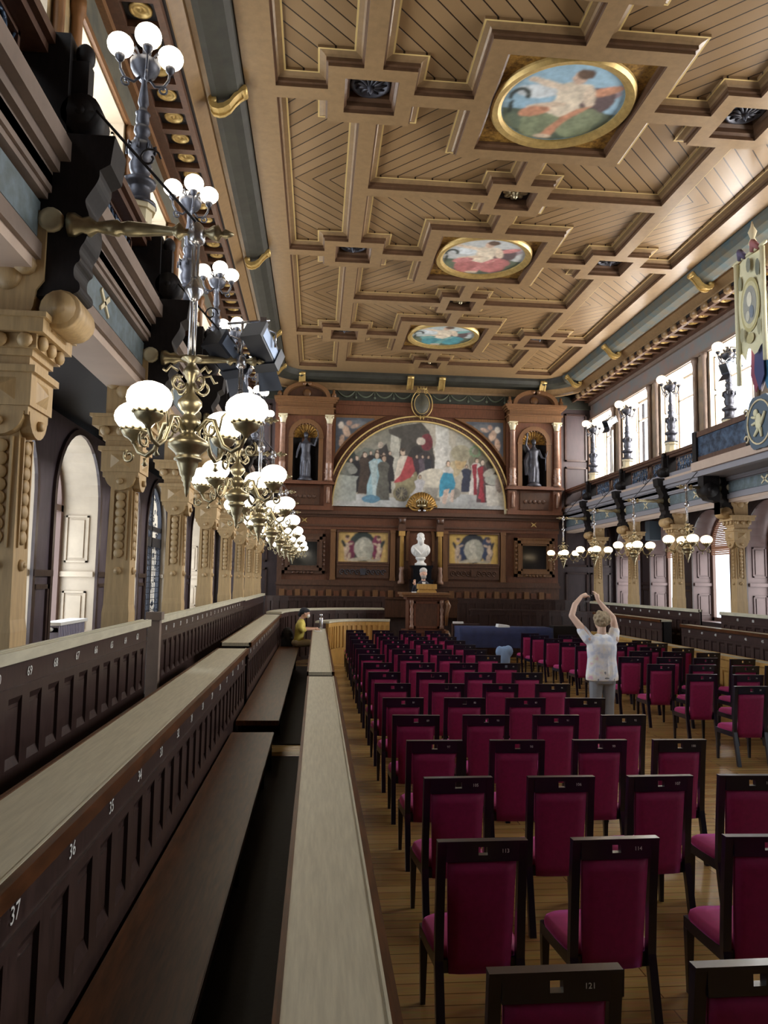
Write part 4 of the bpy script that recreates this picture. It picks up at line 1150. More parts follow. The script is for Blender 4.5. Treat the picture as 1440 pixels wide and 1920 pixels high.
p.figure(5.05, 5.3, .95, '2e3448', 'b09c8c', None, 0, 1.3); p.figure(5.35, 5.2, 1.3, 'c4c2c0', 'c0a898', '8a2e3c', .05, 1.0); p.figure(5.6, 4.95, 1.5, '5a4248', 'c4b8aa', '8c2c38', 0, .8); p.poly([(5.45, 5.1), (5.55, 5.5), (5.65, 5.2), (5.55, 5.05)], 'a43848')
p.figure(5.9, 5.4, 1.2, '3a3632', 'a89884'); p.poly([(5.75, 4.85), (6.38, 4.85), (6.36, 5.2), (6.3, 5.55), (5.72, 5.55)], 'bcbcb6'); p.ell(6.0, 5.75, .32, .2, '9ea29c'); p.ell(5.85, 6.0, .25, .12, 'a8a8a0', 30); p.ell(6.2, 5.6, .14, .3, '8c827e')
for i in range(10):
    a = 2*PI*i/10; p.ell(5.35+.17*math.cos(a), 6.72+.17*math.sin(a), .06, .05, '6c8468')
p.build('canvas', 'paint', t, .016, .014)
m = MB()                                               # arched frame with beading
def ring(m, r0, r1, y0, y1, mi, n=40, cx=CXL, cz=CZ):
    o = arc(cx, cz, r1, 0, 180, n); i_ = arc(cx, cz, r0, 0, 180, n)
    for k in range(n): m.prism([i_[k], i_[k+1], o[k+1], o[k]], 'y', y0, y1, mi)
ring(m, 2.96, 3.0, 25.10, YB, 1); ring(m, 3.0, 3.13, 25.14, YB, 0); ring(m, 3.13, 3.17, 25.08, YB, 1)
for x in (CXL-3.17, CXL+2.96): m.box(x, 25.08, 4.56, x+.21, YB, 4.74, 2)
for i in range(60):
    a = math.radians(3*i+1.5); m.ball((CXL+3.065*math.cos(a), 25.13, CZ+3.065*math.sin(a)), .022, 6, 4, 3)
m.build('frame', ['mid', 'goldline', 'plinth', 'ochre'], t)
# spandrel pictures
for sd, flip in (('left', 1), ('right', -1)):
    t = thing('spandrel_painting', 'small three-cornered painting of winged infants at the mural\'s upper %s' % sd, 'painting')
    def F(pts): return [(CXL+flip*(x-CXL), z) for x, z in pts]
    rim = [(CXL-3.0, 7.86)] + [(CXL-3.0, 6.25)] + [(CXL+3.36*math.cos(math.radians(a)), CZ+3.36*math.sin(math.radians(a))) for a in range(150, 109, -6)]+[(CXL-1.2, 7.86)]
    inn = [(CXL-2.91, 7.76), (CXL-2.91, 6.52)] + [(CXL+3.44*math.cos(math.radians(a)), CZ+3.44*math.sin(math.radians(a))) for a in range(146, 116, -6)]+[(CXL-1.55, 7.76)]
    m = MB(); m.prism(F(rim), 'y', 25.19, YB, 0); m.build('frame', 'ochre', t)
    p = Paint(25.185); p.poly(F(inn), '4c5460')
    p.ell(*F([(CXL-2.2, 7.55)])[0], .4, .15, '6a7078'); p.ell(*F([(CXL-2.55, 7.3)])[0], .12, .22, 'c0a896', 25*flip); p.ell(*F([(CXL-2.7, 6.98)])[0], .09, .22, 'b49a88', -10*flip); p.ell(*F([(CXL-2.45, 7.58)])[0], .09, .09, 'b09080'); p.ell(*F([(CXL-2.72, 7.5)])[0], .1, .12, 'd0ccc4')
    p.ell(*F([(CXL-2.25, 7.48)])[0], .16, .06, 'b8a090', 20*flip)
    p.build('canvas', 'paint', t)
# ---- carved aedicules with statues ----------------------------------------
def make_aedicule(label):
    t = thing('aedicule', label, 'wall shrine')         # origin x at its axis
    Yf = 24.95
    m = MB()
    m.box(-.92, 25.05, 4.54, .92, YB, 5.4, 0); m.box(-.5, 25.02, 4.72, .5, 25.1, 5.3, 1); m.box(-.96, 24.9, 4.54, .96, YB, 4.68, 0)
    for i in range(5): m.disc((-.32+.16*i, 25.02, 5.0), .07, 'y', -.03, 9, 1)
    for sx in (-1, 1):
        m.box(sx*.78-.14, 24.92, 4.68, sx*.78+.14, YB, 5.38, 0)
        m.tube([(sx*.78, 24.86, 5.3), (sx*.78, 24.82, 5.15), (sx*.78, 24.88, 4.95), (sx*.78, 24.86, 4.78)], [.05, .06, .05, .06], 8, 3)
    m.build('plinth', ['red', 'mid', 'ochre', 'marblewood'], t)
    m = MB(); m.box(-1.0, 24.82, 5.40, 1.0, YB, 5.47); m.box(-.96, 24.86, 5.47, .96, YB, 5.52); m.build('shelf', 'red', t)
    m = MB()                                            # niche wall with arch, piers and curved back
    hw = .43; zsp = 7.05
    for sx in (-1, 1):
        a, b = sorted((sx*hw, sx*.95)); m.box(a, 25.02, 5.5, b, YB, 7.75, 0); a, b = sorted((sx*hw, sx*.58)); m.box(a, 24.98, 5.5, b, 25.05, zsp, 2)
        m.box(a-.02, 24.96, zsp-.06, b+.02, 25.05, zsp, 2)
    pts = arc(0, zsp, hw, 180, 0, 14); po = arc(0, zsp, .58, 180, 0, 14)
    for i in range(14):
        m.prism([pts[i], pts[i+1], (pts[i+1][0], 7.75), (pts[i][0], 7.75)], 'y', 25.02, 25.1, 0)
        m.prism([pts[i], pts[i+1], po[i+1], po[i]], 'y', 24.97, 25.05, 2)
    n = 12
    bk = [(hw*math.cos(PI*i/n), 25.05+.30*math.sin(PI*i/n)) for i in range(n+1)]
    for i in range(n): m.add([(*bk[i], 5.5), (*bk[i+1], 5.5), (*bk[i+1], zsp), (*bk[i], zsp)], [(0, 1, 2, 3)], 1, True)
    m.build('niche', ['red', 'black', 'ochre'], t)
    m = MB()                                            # scalloped shell head
    for i in range(13):
        a = math.radians(180-i*15); b = math.radians(180-(i-.5)*15); c = math.radians(180-(i+.5)*15)
        m.add([(0, 25.3, zsp), (hw*math.cos(b), 25.06, zsp+hw*math.sin(b)), (hw*.93*math.cos(a), 25.12, zsp+hw*.93*math.sin(a)), (hw*math.cos(c), 25.06, zsp+hw*math.sin(c))], [(0, 1, 2), (0, 2, 3)], 0)
        m.disc((hw*.97*math.cos(a), 25.0, zsp+hw*.97*math.sin(a)), .03, 'y', .05, 8, 1)
    m.add([(hw*math.cos(PI*i/12), 25.33, zsp+hw*math.sin(PI*i/12)) for i in range(13)], [tuple(range(13))], 2)
    m.build('shell', ['goldpaint', 'ochre', 'black'], t)
    cols = None
    for sx in (-1, 1):
        m = MB()
        m.lathe([(.13, 5.52), (.13, 5.6), (.10, 5.64), (.115, 5.7), (.12, 5.9), (.105, 6.0), (.115, 6.1), (.10, 6.16)], (sx*.78, 24.93, 0), 'z', 12, 1)
        m.lathe([(.095, 6.16), (.085, 7.4), (.1, 7.42), (.1, 7.46)], (sx*.78, 24.93, 0), 'z', 14, 0)
        m.lathe([(.085, 7.46), (.1, 7.55), (.14, 7.68), (.14, 7.72)], (sx*.78, 24.93, 0), 'z', 10, 2); m.cb(sx*.78, 24.93, 7.73, .3, .3, .04, 2)
        for q in (-.12, .12): m.ball((sx*.78+q, 24.82, 7.66), .035, 7, 5, 2)
        for i in range(8):
            a = 2*PI*i/8; m.ball((sx*.78+.115*math.cos(a), 24.93+.115*math.sin(a), 5.8+.12*(i % 2)), .03, 6, 4, 1)
        m.build('column', ['marblewood', 'marblewood', 'plinth'], t)
    m = MB()
    for z0, z1, w, y in ((7.75, 7.95, .92, 24.85), (7.95, 8.0, .97, 24.8), (8.0, 8.15, .9, 24.86), (8.15, 8.2, .98, 24.8), (8.2, 8.26, 1.03, 24.74), (8.26, 8.34, 1.08, 24.7)):
        m.box(-w, y, z0, w, YB, z1)
    m.build('entablature', 'ochre', t)
    m = MB()
    for sx in (-1, 1):
        o = [(sx*.8*math.cos(math.radians(a)), 8.34+.52*math.sin(math.radians(a))) for a in range(0, 85, 7)]
        i_ = [(sx*.66*math.cos(math.radians(a)), 8.34+.40*math.sin(math.radians(a))) for a in range(0, 85, 7)]
        for k in range(len(o)-1): m.prism([i_[k], i_[k+1], o[k+1], o[k]], 'y', 24.75, YB, 0)
        m.lathe([(.06, 0), (.06, .12)], (sx*.09, 24.72, 8.79), 'y', 10, 0)
        m.lathe([(.02, 8.3), (.09, 8.36), (.09, 8.46), (.04, 8.52), (.05, 8.58), (.01, 8.64)], (sx*.9, 24.85, 0), 'z', 10, 0)
    m.prism([(.66*math.cos(math.radians(a)), 8.34+.42*math.sin(math.radians(a))) for a in range(0, 181, 12)], 'y', 25.0, YB, 1)
    m.ball((0, 24.98, 8.52), (.15, .05, .15), 10, 8, 0)
    m.build('pediment', ['ochre', 'mid'], t)
    return t
aL = make_aedicule('carved walnut wall shrine with columns and arched niche, left of the big mural'); aL.location = (-.49, 0, 0)
aR = dup(aL, (7.38, 0, 0), None, 'carved walnut wall shrine with columns and arched niche, right of the big mural')
# ---- fused figure helper ---------------------------------------------------
def fuse(mb, name, mats, parent, voxel=.012, smooth=4):
    o = mb.build(name, mats, None)
    me0 = o.data
    md = o.modifiers.new('r', 'REMESH'); md.mode = 'VOXEL'; md.voxel_size = voxel; md.use_smooth_shade = True
    ms = o.modifiers.new('s', 'SMOOTH'); ms.factor = .5; ms.iterations = smooth
    bpy.context.view_layer.update()
    dg = bpy.context.evaluated_depsgraph_get()
    me = bpy.data.meshes.new_from_object(o.evaluated_get(dg)); me.name = name
    o.modifiers.clear(); o.data = me; bpy.data.meshes.remove(me0)
    if not me.materials:
        for m in (mats if isinstance(mats, (list, tuple)) else [mats]): me.materials.append(M[m] if isinstance(m, str) else m)
    me.polygons.foreach_set('use_smooth', [True]*len(me.polygons))
    o.parent = parent
    return o
def limb(mb, pts, rs, n=10):
    mb.tube(pts, rs, n); 
    for p, r in ((pts[0], rs[0]), (pts[-1], rs[-1])): mb.ball(p, r, n, 6)
    return mb
def statue(name, label, x, sword):
    t = thing(name, label, 'statue', (x, 25.06, 5.52))
    m = MB(); m.lathe([(.26, 0), (.26, .06), (.2, .1), (.2, .14)], (0, 0, 0), 'z', 12); m.build('base', 'bronze', t)
    b = MB(); g = 1 if sword else -1
    b.lathe([(.17, .14), (.16, .3), (.17, .6), (.185, .78), (.15, .98), (.165, 1.15), (.17, 1.26), (.09, 1.36), (.05, 1.42), (.05, 1.47)], (0, 0, 0), 'z', 14, sy=.75)
    for i in range(9):
        a = 2*PI*i/9+.2; b.tube([(.16*math.cos(a), .12*math.sin(a), .15), (.165*math.cos(a+.1), .125*math.sin(a+.1), .55), (.13*math.cos(a+.2), .1*math.sin(a+.2), .95)], [.035, .03, .02], 6)
    b.ball((0, -.02, 1.55), (.075, .085, .105), 12, 8); b.ball((0, .03, 1.6), (.085, .085, .09), 10, 8); b.ball((0, -.1, 1.54), (.015, .025, .02), 6, 5)
    if sword:
        limb(b, [(.17, 0, 1.27), (.30, -.05, 1.2), (.36, -.1, 1.42)], [.055, .042, .03]); limb(b, [(-.17, 0, 1.27), (-.27, -.02, 1.0), (-.30, -.08, .78)], [.055, .042, .03])
    else:
        limb(b, [(-.17, 0, 1.27), (-.30, -.06, 1.45), (-.26, -.1, 1.72)], [.055, .042, .03]); limb(b, [(.17, 0, 1.27), (.26, -.08, 1.02), (.34, -.16, .98)], [.055, .042, .03])
        b.tube([(-.12, .08, 1.3), (-.27, .1, .9), (-.24, .06, .4)], [.08, .12, .08], 8)
    hp = (.37, -.12, 1.46) if sword else (-.26, -.1, 1.77)
    b.ball(hp, .04, 8, 6)
    fuse(b, 'figure', 'bronze', t, .014, 3)
    m = MB()
    if sword: m.tube([(.36, -.12, 1.40), (.41, -.13, 1.52), (.40, -.13, 1.66), (.33, -.13, 1.80)], [.014, .014, .012, .006], 6)
    else: m.tube([(.36, -.18, .55), (.36, -.18, 1.15)], .015, 6); m.tube([(.36, -.18, .95), (.44, -.2, 1.25)], .012, 6)
    if not sword: m.build('staff', 'bronze', t); m = MB(); m.ball((-.26, -.1, 1.82), (.035, .035, .06), 8, 6)
    m.build('held_object', 'bronze', t)
    return t
statue('statue', 'grey bronze robed statue raising a curved blade in the left niche', -.49, True)
statue('statue', 'grey bronze robed statue with one arm raised in the right niche', 7.38, False)
# ---- crest and crowned shell -----------------------------------------------
t = thing('crest', 'oval gilt edged shield with small crown above the big mural', 'crest', (3.45, 25.1, 8.3))
m = MB(); m.lathe([(.30, 0), (.27, -.06), (0.0, -.08)], (0, 0, 0), 'y', 24, 0, True, 1, 1.35)
m.build('shield', 'olive', t)
m = MB()
for r, w in ((.36, .018), (.26, .012)):
    m.tube([(r*math.cos(math.radians(a)), -.06, r*1.35*math.sin(math.radians(a))) for a in range(110, 431, 10)], w, 6)
for sx in (-1, 1): m.tube([(sx*(.13+.06*math.cos(math.radians(a))), -.07, .43+.06*math.sin(math.radians(a))) for a in range(0, 361, 40)], .014, 5); m.ball((sx*.13, -.07, .43), .025, 8, 6); m.tube([(sx*.05, -.07, -.55), (sx*.06, -.07, -.40)], .02, 5)
m.tube([(-.17, -.06, .52), (.17, -.06, .52)], .02, 6)
for q in (-.15, -.05, .05, .15): m.tube([(q*.9, -.06, .52), (q*1.15, -.06, .62)], .018, 5); m.tube([(q*1.15-.04, -.06, .64), (q*1.15+.04, -.06, .64)], .016, 5)
m.build('gilt_border', 'gold', t)
t = thing('shell_cartouche', 'fan shaped gilt shell with a crown on the ledge below the mural', 'crest', (3.46, 25.0, 4.6))
m = MB()
for i in range(15):
    a = math.radians(12+i*11.15); c, s_ = math.cos(a), math.sin(a)
    m.tube([(.08*c, -.02, .08*s_+.04), (.3*c, -.06, .3*s_+.08), (.5*c, 0, .5*s_+.12)], [.02, .045, .055], 7, 0)
m.prism(arc(0, .1, .46, 0, 180, 14), 'y', .0, .1, 1)
for sx in (-1, 1): m.tube([(sx*.42, -.03, .14), (sx*.28, -.05, .02), (sx*.1, -.05, .0)], [.035, .04, .03], 6, 0); m.ball((sx*.5, -.03, .15), .05, 8, 6, 0)
m.ball((-.08, -.06, -.0), .05, 8, 6, 2); m.ball((.1, -.06, 0), .05, 8, 6, 2)
m.build('shell', ['goldpaint', 'black', 'steel'], t)
m = MB(); m.lathe([(.15, .12), (.16, .18), (.15, .2)], (0, -.06, 0), 'z', 14, sy=.5)
for i in range(5):
    q = -.14+.07*i; m.tube([(q, -.09, .2), (q*1.35, -.1, .3), (q*.5, -.09, .39)], .016, 5)
m.ball((0, -.09, .42), .03, 8, 6); m.build('crown', 'brass', t)
# ---- lower storey: pilasters, putto pictures, carved panels, dark pictures ----
for sd, x in (('left of the left infant painting', .50), ('left of the bust niche', 2.52), ('right of the bust niche', 4.325), ('right of the right infant painting', 6.33)):
    m = MB(); m.box(x-.085, 25.18, 2.22, x+.085, 25.34, 3.92); m.box(x-.095, 25.15, 2.22, x+.095, 25.34, 2.34); m.box(x-.095, 25.15, 3.84, x+.095, 25.34, 3.93)
    tag(m.build('pilaster', 'ochre'), 'ochre oak pilaster %s on the far wall' % sd, 'pilaster', 'pilasters of the far wall')
for sd, x in (('left', 2.82), ('right', 4.12)):
    t = thing('column', 'slender pale fluted column %s of the white bust niche' % sd, 'column', (x, 25.08, 0))
    m = MB(); m.lathe([(.13, 2.12), (.13, 2.2), (.085, 2.26), (.1, 2.4), (.07, 2.55), (.09, 2.62), (.07, 2.7)], (0, 0, 0), 'z', 12, 1); m.lathe([(.075, 2.7), (.065, 3.72), (.08, 3.74)], (0, 0, 0), 'z', 12, 0)
    m.cb(0, .05, 3.82, .2, .26, .16, 0); m.build('shaft', ['honey', 'marblewood'], t)
    m = MB(); m.cb(0, .05, 4.0, .24, .28, .2); m.cb(0, .05, 4.2, .2, .26, .2); m.lathe([(.1, -.1), (.1, .1)], (0, -.08, 4.25), 'x', 12); m.cb(0, .06, 4.33, .26, .3, .08); m.build('capital', 'mid', t)
def infants(label, x0, x1, z0, z1, bg, cloth, dark):
    t = thing('infant_painting', label, 'painting'); w = x1-x0; h = z1-z0
    m = MB()
    for a, b, c, e in ((x0-.05, x1+.05, z0-.06, z0), (x0-.05, x1+.05, z1, z1+.06), (x0-.05, x0, z0, z1), (x1, x1+.05, z0, z1)): m.box(a, 25.17, c, b, YB, e)
    m.build('frame', 'mid', t)
    p = Paint(25.25); p.poly([(x0, z0), (x1, z0), (x1, z1), (x0, z1)], bg)
    cx, cz = (x0+x1)/2, (z0+z1)/2
    p.ell(cx-.02, cz+.02, w*.28, h*.52, dark, 0, 20); p.ell(cx+.28*w, cz-.02, w*.12, h*.45, cloth); p.ell(cx-.25*w, cz-.12, w*.1, h*.35, cloth); p.ell(cx+.02, cz-.02, w*.20, h*.36, 'a8a89c', 0, 18); p.ell(cx+.04, cz-.25, w*.16, h*.2, 'a0a094'); p.ell(cx-.02, cz+.06, w*.07, h*.22, 'b8b8ac')
    p.poly([(cx+.05, cz-.1), (cx+.25, cz-.4), (cx-.1, cz-.45), (cx-.2, cz-.3)], 'b4b4a6')
    for q, g in ((x0+.22*w*.75, 1), (x1-.22*w*.75, -1)):
        p.ell(q, cz-.05, w*.055, h*.2, 'bcaa98'); p.ell(q+.03*g, cz+.30*h, w*.045, h*.075, 'b89c88'); p.ell(q+.03*g, cz+.36*h, w*.045, h*.05, '4a382c')
        p.ell(q-.03, cz-.33*h, w*.028, h*.17, 'b6a492', 8); p.ell(q+.09*g, cz-.33*h, w*.028, h*.17, 'b6a492', -8); p.ell(q+.12*g, cz+.1*h, w*.07, h*.035, 'b6a492', 25*g)
        p.ell(q-.1*g, cz+.12*h, w*.03, h*.14, dark, 20*g)
    p.ell(cx-.1*w, z0+.09, w*.2, h*.06, 'b0aa98', 8); p.ell(cx+.2*w, z0+.06, w*.14, h*.05, 'a8a290')
    p.build('canvas', 'paint', t)
infants('painting of two winged infants with red drapery, left of the bust', .68, 2.36, 2.84, 3.84, 'c0a468', '6e2c48', '2c3634')
infants('painting of two winged infants with blue drapery, right of the bust', 4.46, 6.16, 2.84, 3.84, 'c8aa60', '2c3a58', '2a2e38')
for sd, x0, x1 in (('left', .68, 2.36), ('right', 4.46, 6.16)):
    m = MB(); m.box(x0-.04, 25.22, 2.3, x1+.04, 25.335, 2.76, 0); m.box(x0-.04, 25.18, 2.70, x1+.04, 25.335, 2.77, 0)
    for i in range(9):
        xc = x0+.14+(x1-x0-.28)*i/8
        m.tube([(xc+.08*math.cos(math.radians(a)), 25.20, 2.5+.08*math.sin(math.radians(a))) for a in range(0, 320, 40)], .018, 5, 1); m.ball((xc, 25.2, 2.5), .03, 7, 5, 1)
    m.prism([((x0+x1)/2-.08, 2.4), ((x0+x1)/2+.08, 2.4), ((x0+x1)/2+.1, 2.62), ((x0+x1)/2-.1, 2.62)], 'y', 25.16, 25.25, 1)
    tag(m.build('carved_panel', ['mid', 'bronze' if sd == 'left' else 'mid']), 'carved scrollwork panel below the infant painting %s of the bust' % sd, 'carving', 'carved panels of the far wall')
for sd, x0, x1 in (('left', -1.2, .24), ('right', 6.74, 8.14)):
    t = thing('framed_picture', 'nearly black square picture in carved frame, far %s of the end wall' % sd, 'picture')
    m = MB(); z0, z1 = 2.42, 3.76
    for d0, d1, y in ((0, .1, 25.2), (.1, .2, 25.12), (.2, .27, 25.17)):
        for a, b, c, e in ((x0+d0, x1-d0, z0+d0, z0+d1), (x0+d0, x1-d0, z1-d1, z1-d0), (x0+d0, x0+d1, z0+d0, z1-d0), (x1-d1, x1-d0, z0+d0, z1-d0)): m.box(a, y, c, b, YB, e)
    for i in range(6):
        for xx in (x0+.05, x1-.05): m.ball((xx, 25.16, z0+.3+i*.15), (.05, .04, .06), 7, 5)
        m.ball((x0+.4+i*.12, 25.16, z0+.04), (.06, .04, .045), 7, 5)
    m.build('frame', 'mid' if sd == 'left' else 'ochre', t)
    m = MB(); m.box(x0+.27, 25.28, z0+.27, x1-.27, YB, z1-.27); m.build('picture', 'darkglass', t)
for sd, x in (('left', -.48), ('right', 7.38)):
    m = MB()
    for a in (40, 140):
        c, s_ = math.cos(math.radians(a))*.12, math.sin(math.radians(a))*.12; m.tube([(x-c, 25.1, 4.21-s_), (x, 25.08, 4.21), (x+c, 25.1, 4.21+s_)], [.008, .03, .008], 6)
    tag(m.build('star_ornament', 'gold'), 'small gilt crossed star on the beam below the %s statue' % sd, 'ornament', 'gilt stars of the far wall')
# ---- bust in its niche -----------------------------------------------------
t = thing('bust_niche', 'arched niche with pale moulding in the middle of the far wall', 'niche')
m = MB(); hw = .40; zsp = 3.72; cx = 3.47
m.box(2.64, 25.3, 2.12, cx-hw, YB, 4.34, 1); m.box(cx+hw, 25.3, 2.12, 4.24, YB, 4.34, 1)
pts = arc(cx, zsp, hw, 180, 0, 14)
for i in range(14): m.prism([pts[i], pts[i+1], (pts[i+1][0], 4.34), (pts[i][0], 4.34)], 'y', 25.3, YB, 1)
po = arc(cx, zsp, hw+.09, 180, 0, 14)
for i in range(14): m.prism([pts[i], pts[i+1], po[i+1], po[i]], 'y', 25.22, YB, 0)
for sx in (-1, 1):
    a, b = sorted((cx+sx*hw, cx+sx*(hw+.09))); m.box(a, 25.22, 2.9, b, YB, zsp, 0)
m.box(cx-hw, 25.37, 2.12, cx+hw, YB, 4.2, 2)
m.build('niche_frame', ['ochre', 'mid', 'black'], t)
t = thing('pedestal', 'black stone pedestal carrying the white bust', 'pedestal', (3.46, 24.85, 0))
m = MB()
for z0, z1, r in ((1.6, 2.2, .36), (2.2, 2.28, .38), (2.28, 2.62, .30), (2.62, 2.68, .33), (2.68, 2.74, .36)): m.box(-r, -.25, z0, r, .34, z1)
m.build('block', 'darkglass', t)
t = thing('bust', 'white marble bust of a bearded man on the black pedestal', 'bust', (3.43, 24.85, 2.74))
b = MB()
b.lathe([(.2, 0), (.2, .07), (.13, .1), (.11, .16), (.17, .22), (.18, .26)], (0, 0, 0), 'z', 14)
b.ball((0, .02, .5), (.31, .17, .26), 14, 10); b.ball((-.2, .02, .52), (.13, .14, .18), 10, 8); b.ball((.2, .02, .52), (.13, .14, .18), 10, 8)
limb(b, [(0, .02, .62), (0, 0, .82)], [.12, .1]); b.ball((0, 0, .92), (.125, .145, .175), 14, 10); b.ball((0, -.1, .80), (.1, .07, .13), 10, 8); b.ball((0, -.145, .91), (.025, .035, .04), 8, 6)
b.ball((0, .02, 1.0), (.128, .14, .11), 12, 8)
for sx in (-1, 1): b.ball((sx*.125, .01, .9), (.02, .03, .045), 8, 6); b.ball((sx*.05, -.125, .96), (.04, .02, .015), 8, 6); b.tube([(sx*.25, -.1, .6), (sx*.1, -.16, .45), (0, -.16, .35)], [.03, .03, .025], 6)
fuse(b, 'bust_figure', 'marble', t, .012, 2)
# ================================================================== CEILING ORNAMENTS
class CPaint(Paint):
    """canvas seen from below; u to the right, v towards the near edge (top of the picture)"""
    def __init__(s): super().__init__(0)
    def place(s, u, v): return [(a, -b, 0.) for a, b in zip(u.tolist(), v.tolist())]
def medallion(label, y, sky, robe, drape, figx):
    t = thing('ceiling_medallion', label, 'ceiling painting', (XC, y, 9.315), 0, None)
    m = MB(); n = 48
    for r0, r1, za, zb in ((.90, .95, -.03, -.06), (.95, 1.03, -.06, -.075), (1.03, 1.07, -.075, -.03), (1.07, 1.08, -.03, .0)):
        vs = [(r*math.cos(2*PI*i/n), r*math.sin(2*PI*i/n), z) for r, z in ((r0, za), (r1, zb)) for i in range(n)]
        m.add(vs, [(i, (i+1) % n, n+(i+1) % n, n+i) for i in range(n)], 0, True)
    vs = [(r*math.cos(2*PI*i/n), r*math.sin(2*PI*i/n), z) for r, z in ((.90, -.03), (.90, 0)) for i in range(n)]
    m.add(vs, [(i, (i+1) % n, n+(i+1) % n, n+i) for i in range(n)], 0, True)
    m.build('frame', 'gold', t)
    p = CPaint(); p.ell(0, 0, .9, .9, sky, 0, 48)
    p.poly([(.9*math.cos(math.radians(a)), .9*math.sin(math.radians(a))) for a in range(190, 351, 8)], '4e5a4c')
    p.ell(.45, -.35, .4, .28, '566050'); p.ell(-.5, -.45, .3, .2, '5e6a58'); p.ell(.55, .25, .26, .12, '9a8890', 15); p.ell(-.45, .25, .32, .14, 'c4ccd0')
    x = figx
    p.ell(x+.4, .1, .3, .34, '5a4a4c', -20); p.ell(x+.5, .35, .25, .1, drape, 25)
    p.ell(x+.05, -.34, .62, .30, robe, 8, 16); p.ell(x-.3, -.55, .26, .3, robe, 15); p.ell(x+.3, -.5, .3, .3, robe, -15)
    p.poly([(x-.30, -.2), (x-.18, .12), (x-.24, .40), (x-.05, .5), (x+.22, .46), (x+.30, .3), (x+.2, .0), (x+.28, -.2), (x, -.3)], 'd0c4b0')
    p.ell(x+.02, .60, .11, .15, 'c0a490'); p.ell(x+.08, .68, .14, .11, '5a4638')
    p.ell(x-.34, .42, .32, .07, 'd0c0ac', -14); p.ell(x-.62, .5, .08, .06, 'c8b49e'); p.ell(x+.3, .2, .09, .26, 'c8b8a4', 18); p.ell(x-.28, -.05, .3, .07, 'c8b49e', 14)
    p.poly([(x+.2, -.08), (x+.42, 0), (x+.12, -.4), (x, -.8), (x-.18, -.76), (x+.02, -.3)], drape); p.ell(x-.42, -.2, .24, .12, drape, 18)
    p.ell(x-.12, -.8, .14, .06, 'c8b49e')
    pts = [(x-.72+.13*math.cos(math.radians(q)), .12+.16*math.sin(math.radians(q))) for q in range(200, -40, -30)]
    for (ax, az), (bx_, bz_) in zip(pts, pts[1:]): p.ell((ax+bx_)/2, (az+bz_)/2, .06, .035, '2e3630', math.degrees(math.atan2(bz_-az, bx_-ax)))
    p.ell(x-.80, -.12, .035, .16, '2e3630')
    p.build('canvas', 'paint', t, .02, .012)
for y, lab, a in ((ROWS[2], 'round gilt framed ceiling painting of a pale seated figure under blue sky, nearest one', ('8fb0c4', '7a8468', 'b88468', .05)),
                  (ROWS[3], 'round gilt framed ceiling painting of a seated figure in rose robe, middle one', ('b0b4b4', 'a86a68', 'b87a78', .0)),
                  (ROWS[4], 'round gilt framed ceiling painting of a seated figure in teal robe, farthest one', ('a8b4b4', '4a8a94', '6a9a98', .0))):
    medallion(lab, y, *a)
pend_m = MB()
pend_m.lathe([(.30, .0), (.29, -.03), (.25, -.04), (.24, -.01)], (0, 0, 0), 'z', 20)
for i in range(12):
    a = 2*PI*i/12; pend_m.tube([(.05*math.cos(a), .05*math.sin(a), -.05), (.14*math.cos(a+.2), .14*math.sin(a+.2), -.02), (.24*math.cos(a), .24*math.sin(a), -.0)], [.02, .03, .02], 5)
pend_m.lathe([(.06, -.02), (.05, -.08), (.02, -.14), (.004, -.17)], (0, 0, 0), 'z', 10)
ros_m = MB()
for i in range(8):
    a = 2*PI*i/8; ros_m.ball((.15*math.cos(a), .15*math.sin(a), -.03), (.09, .06, .04), 10, 6, 0, Matrix.Rotation(a, 3, 'Z'))
ros_m.lathe([(.09, 0), (.08, -.06), (.04, -.09), (.05, -.12), (.01, -.16)], (0, 0, 0), 'z', 12)
pc = rc = None
for i, y in enumerate(ROWS):
    for sd, x in (('left', XC-CX), ('right', XC+CX)):
        if 5 < y < CEY1:
            o = pend_m.build('coffer_rosette', 'bronze') if pc is None else pc.copy()
            if pc is None: pc = o
            else: COL.objects.link(o)
            o.location = (x, y, 9.42)
            tag(o, 'grey metal rosette inside the square ceiling coffer, %s side, %s row from the camera' % (sd, ORD[i-2]), 'ceiling rosette', 'coffer rosettes')
    if 6 < y+2.65 < CEY1:
        o = ros_m.build('ceiling_rosette', 'brass') if rc is None else rc.copy()
        if rc is None: rc = o
        else: COL.objects.link(o)
        o.location = (XC, y+2.65, 9.4)
        tag(o, 'small gilt rosette on the ceiling centre line, %s' % ('above the nearest painting' if i == 1 else 'between nearest and middle paintings' if i == 2 else 'between middle and farthest paintings' if i == 3 else 'beyond the farthest painting'), 'ceiling rosette')
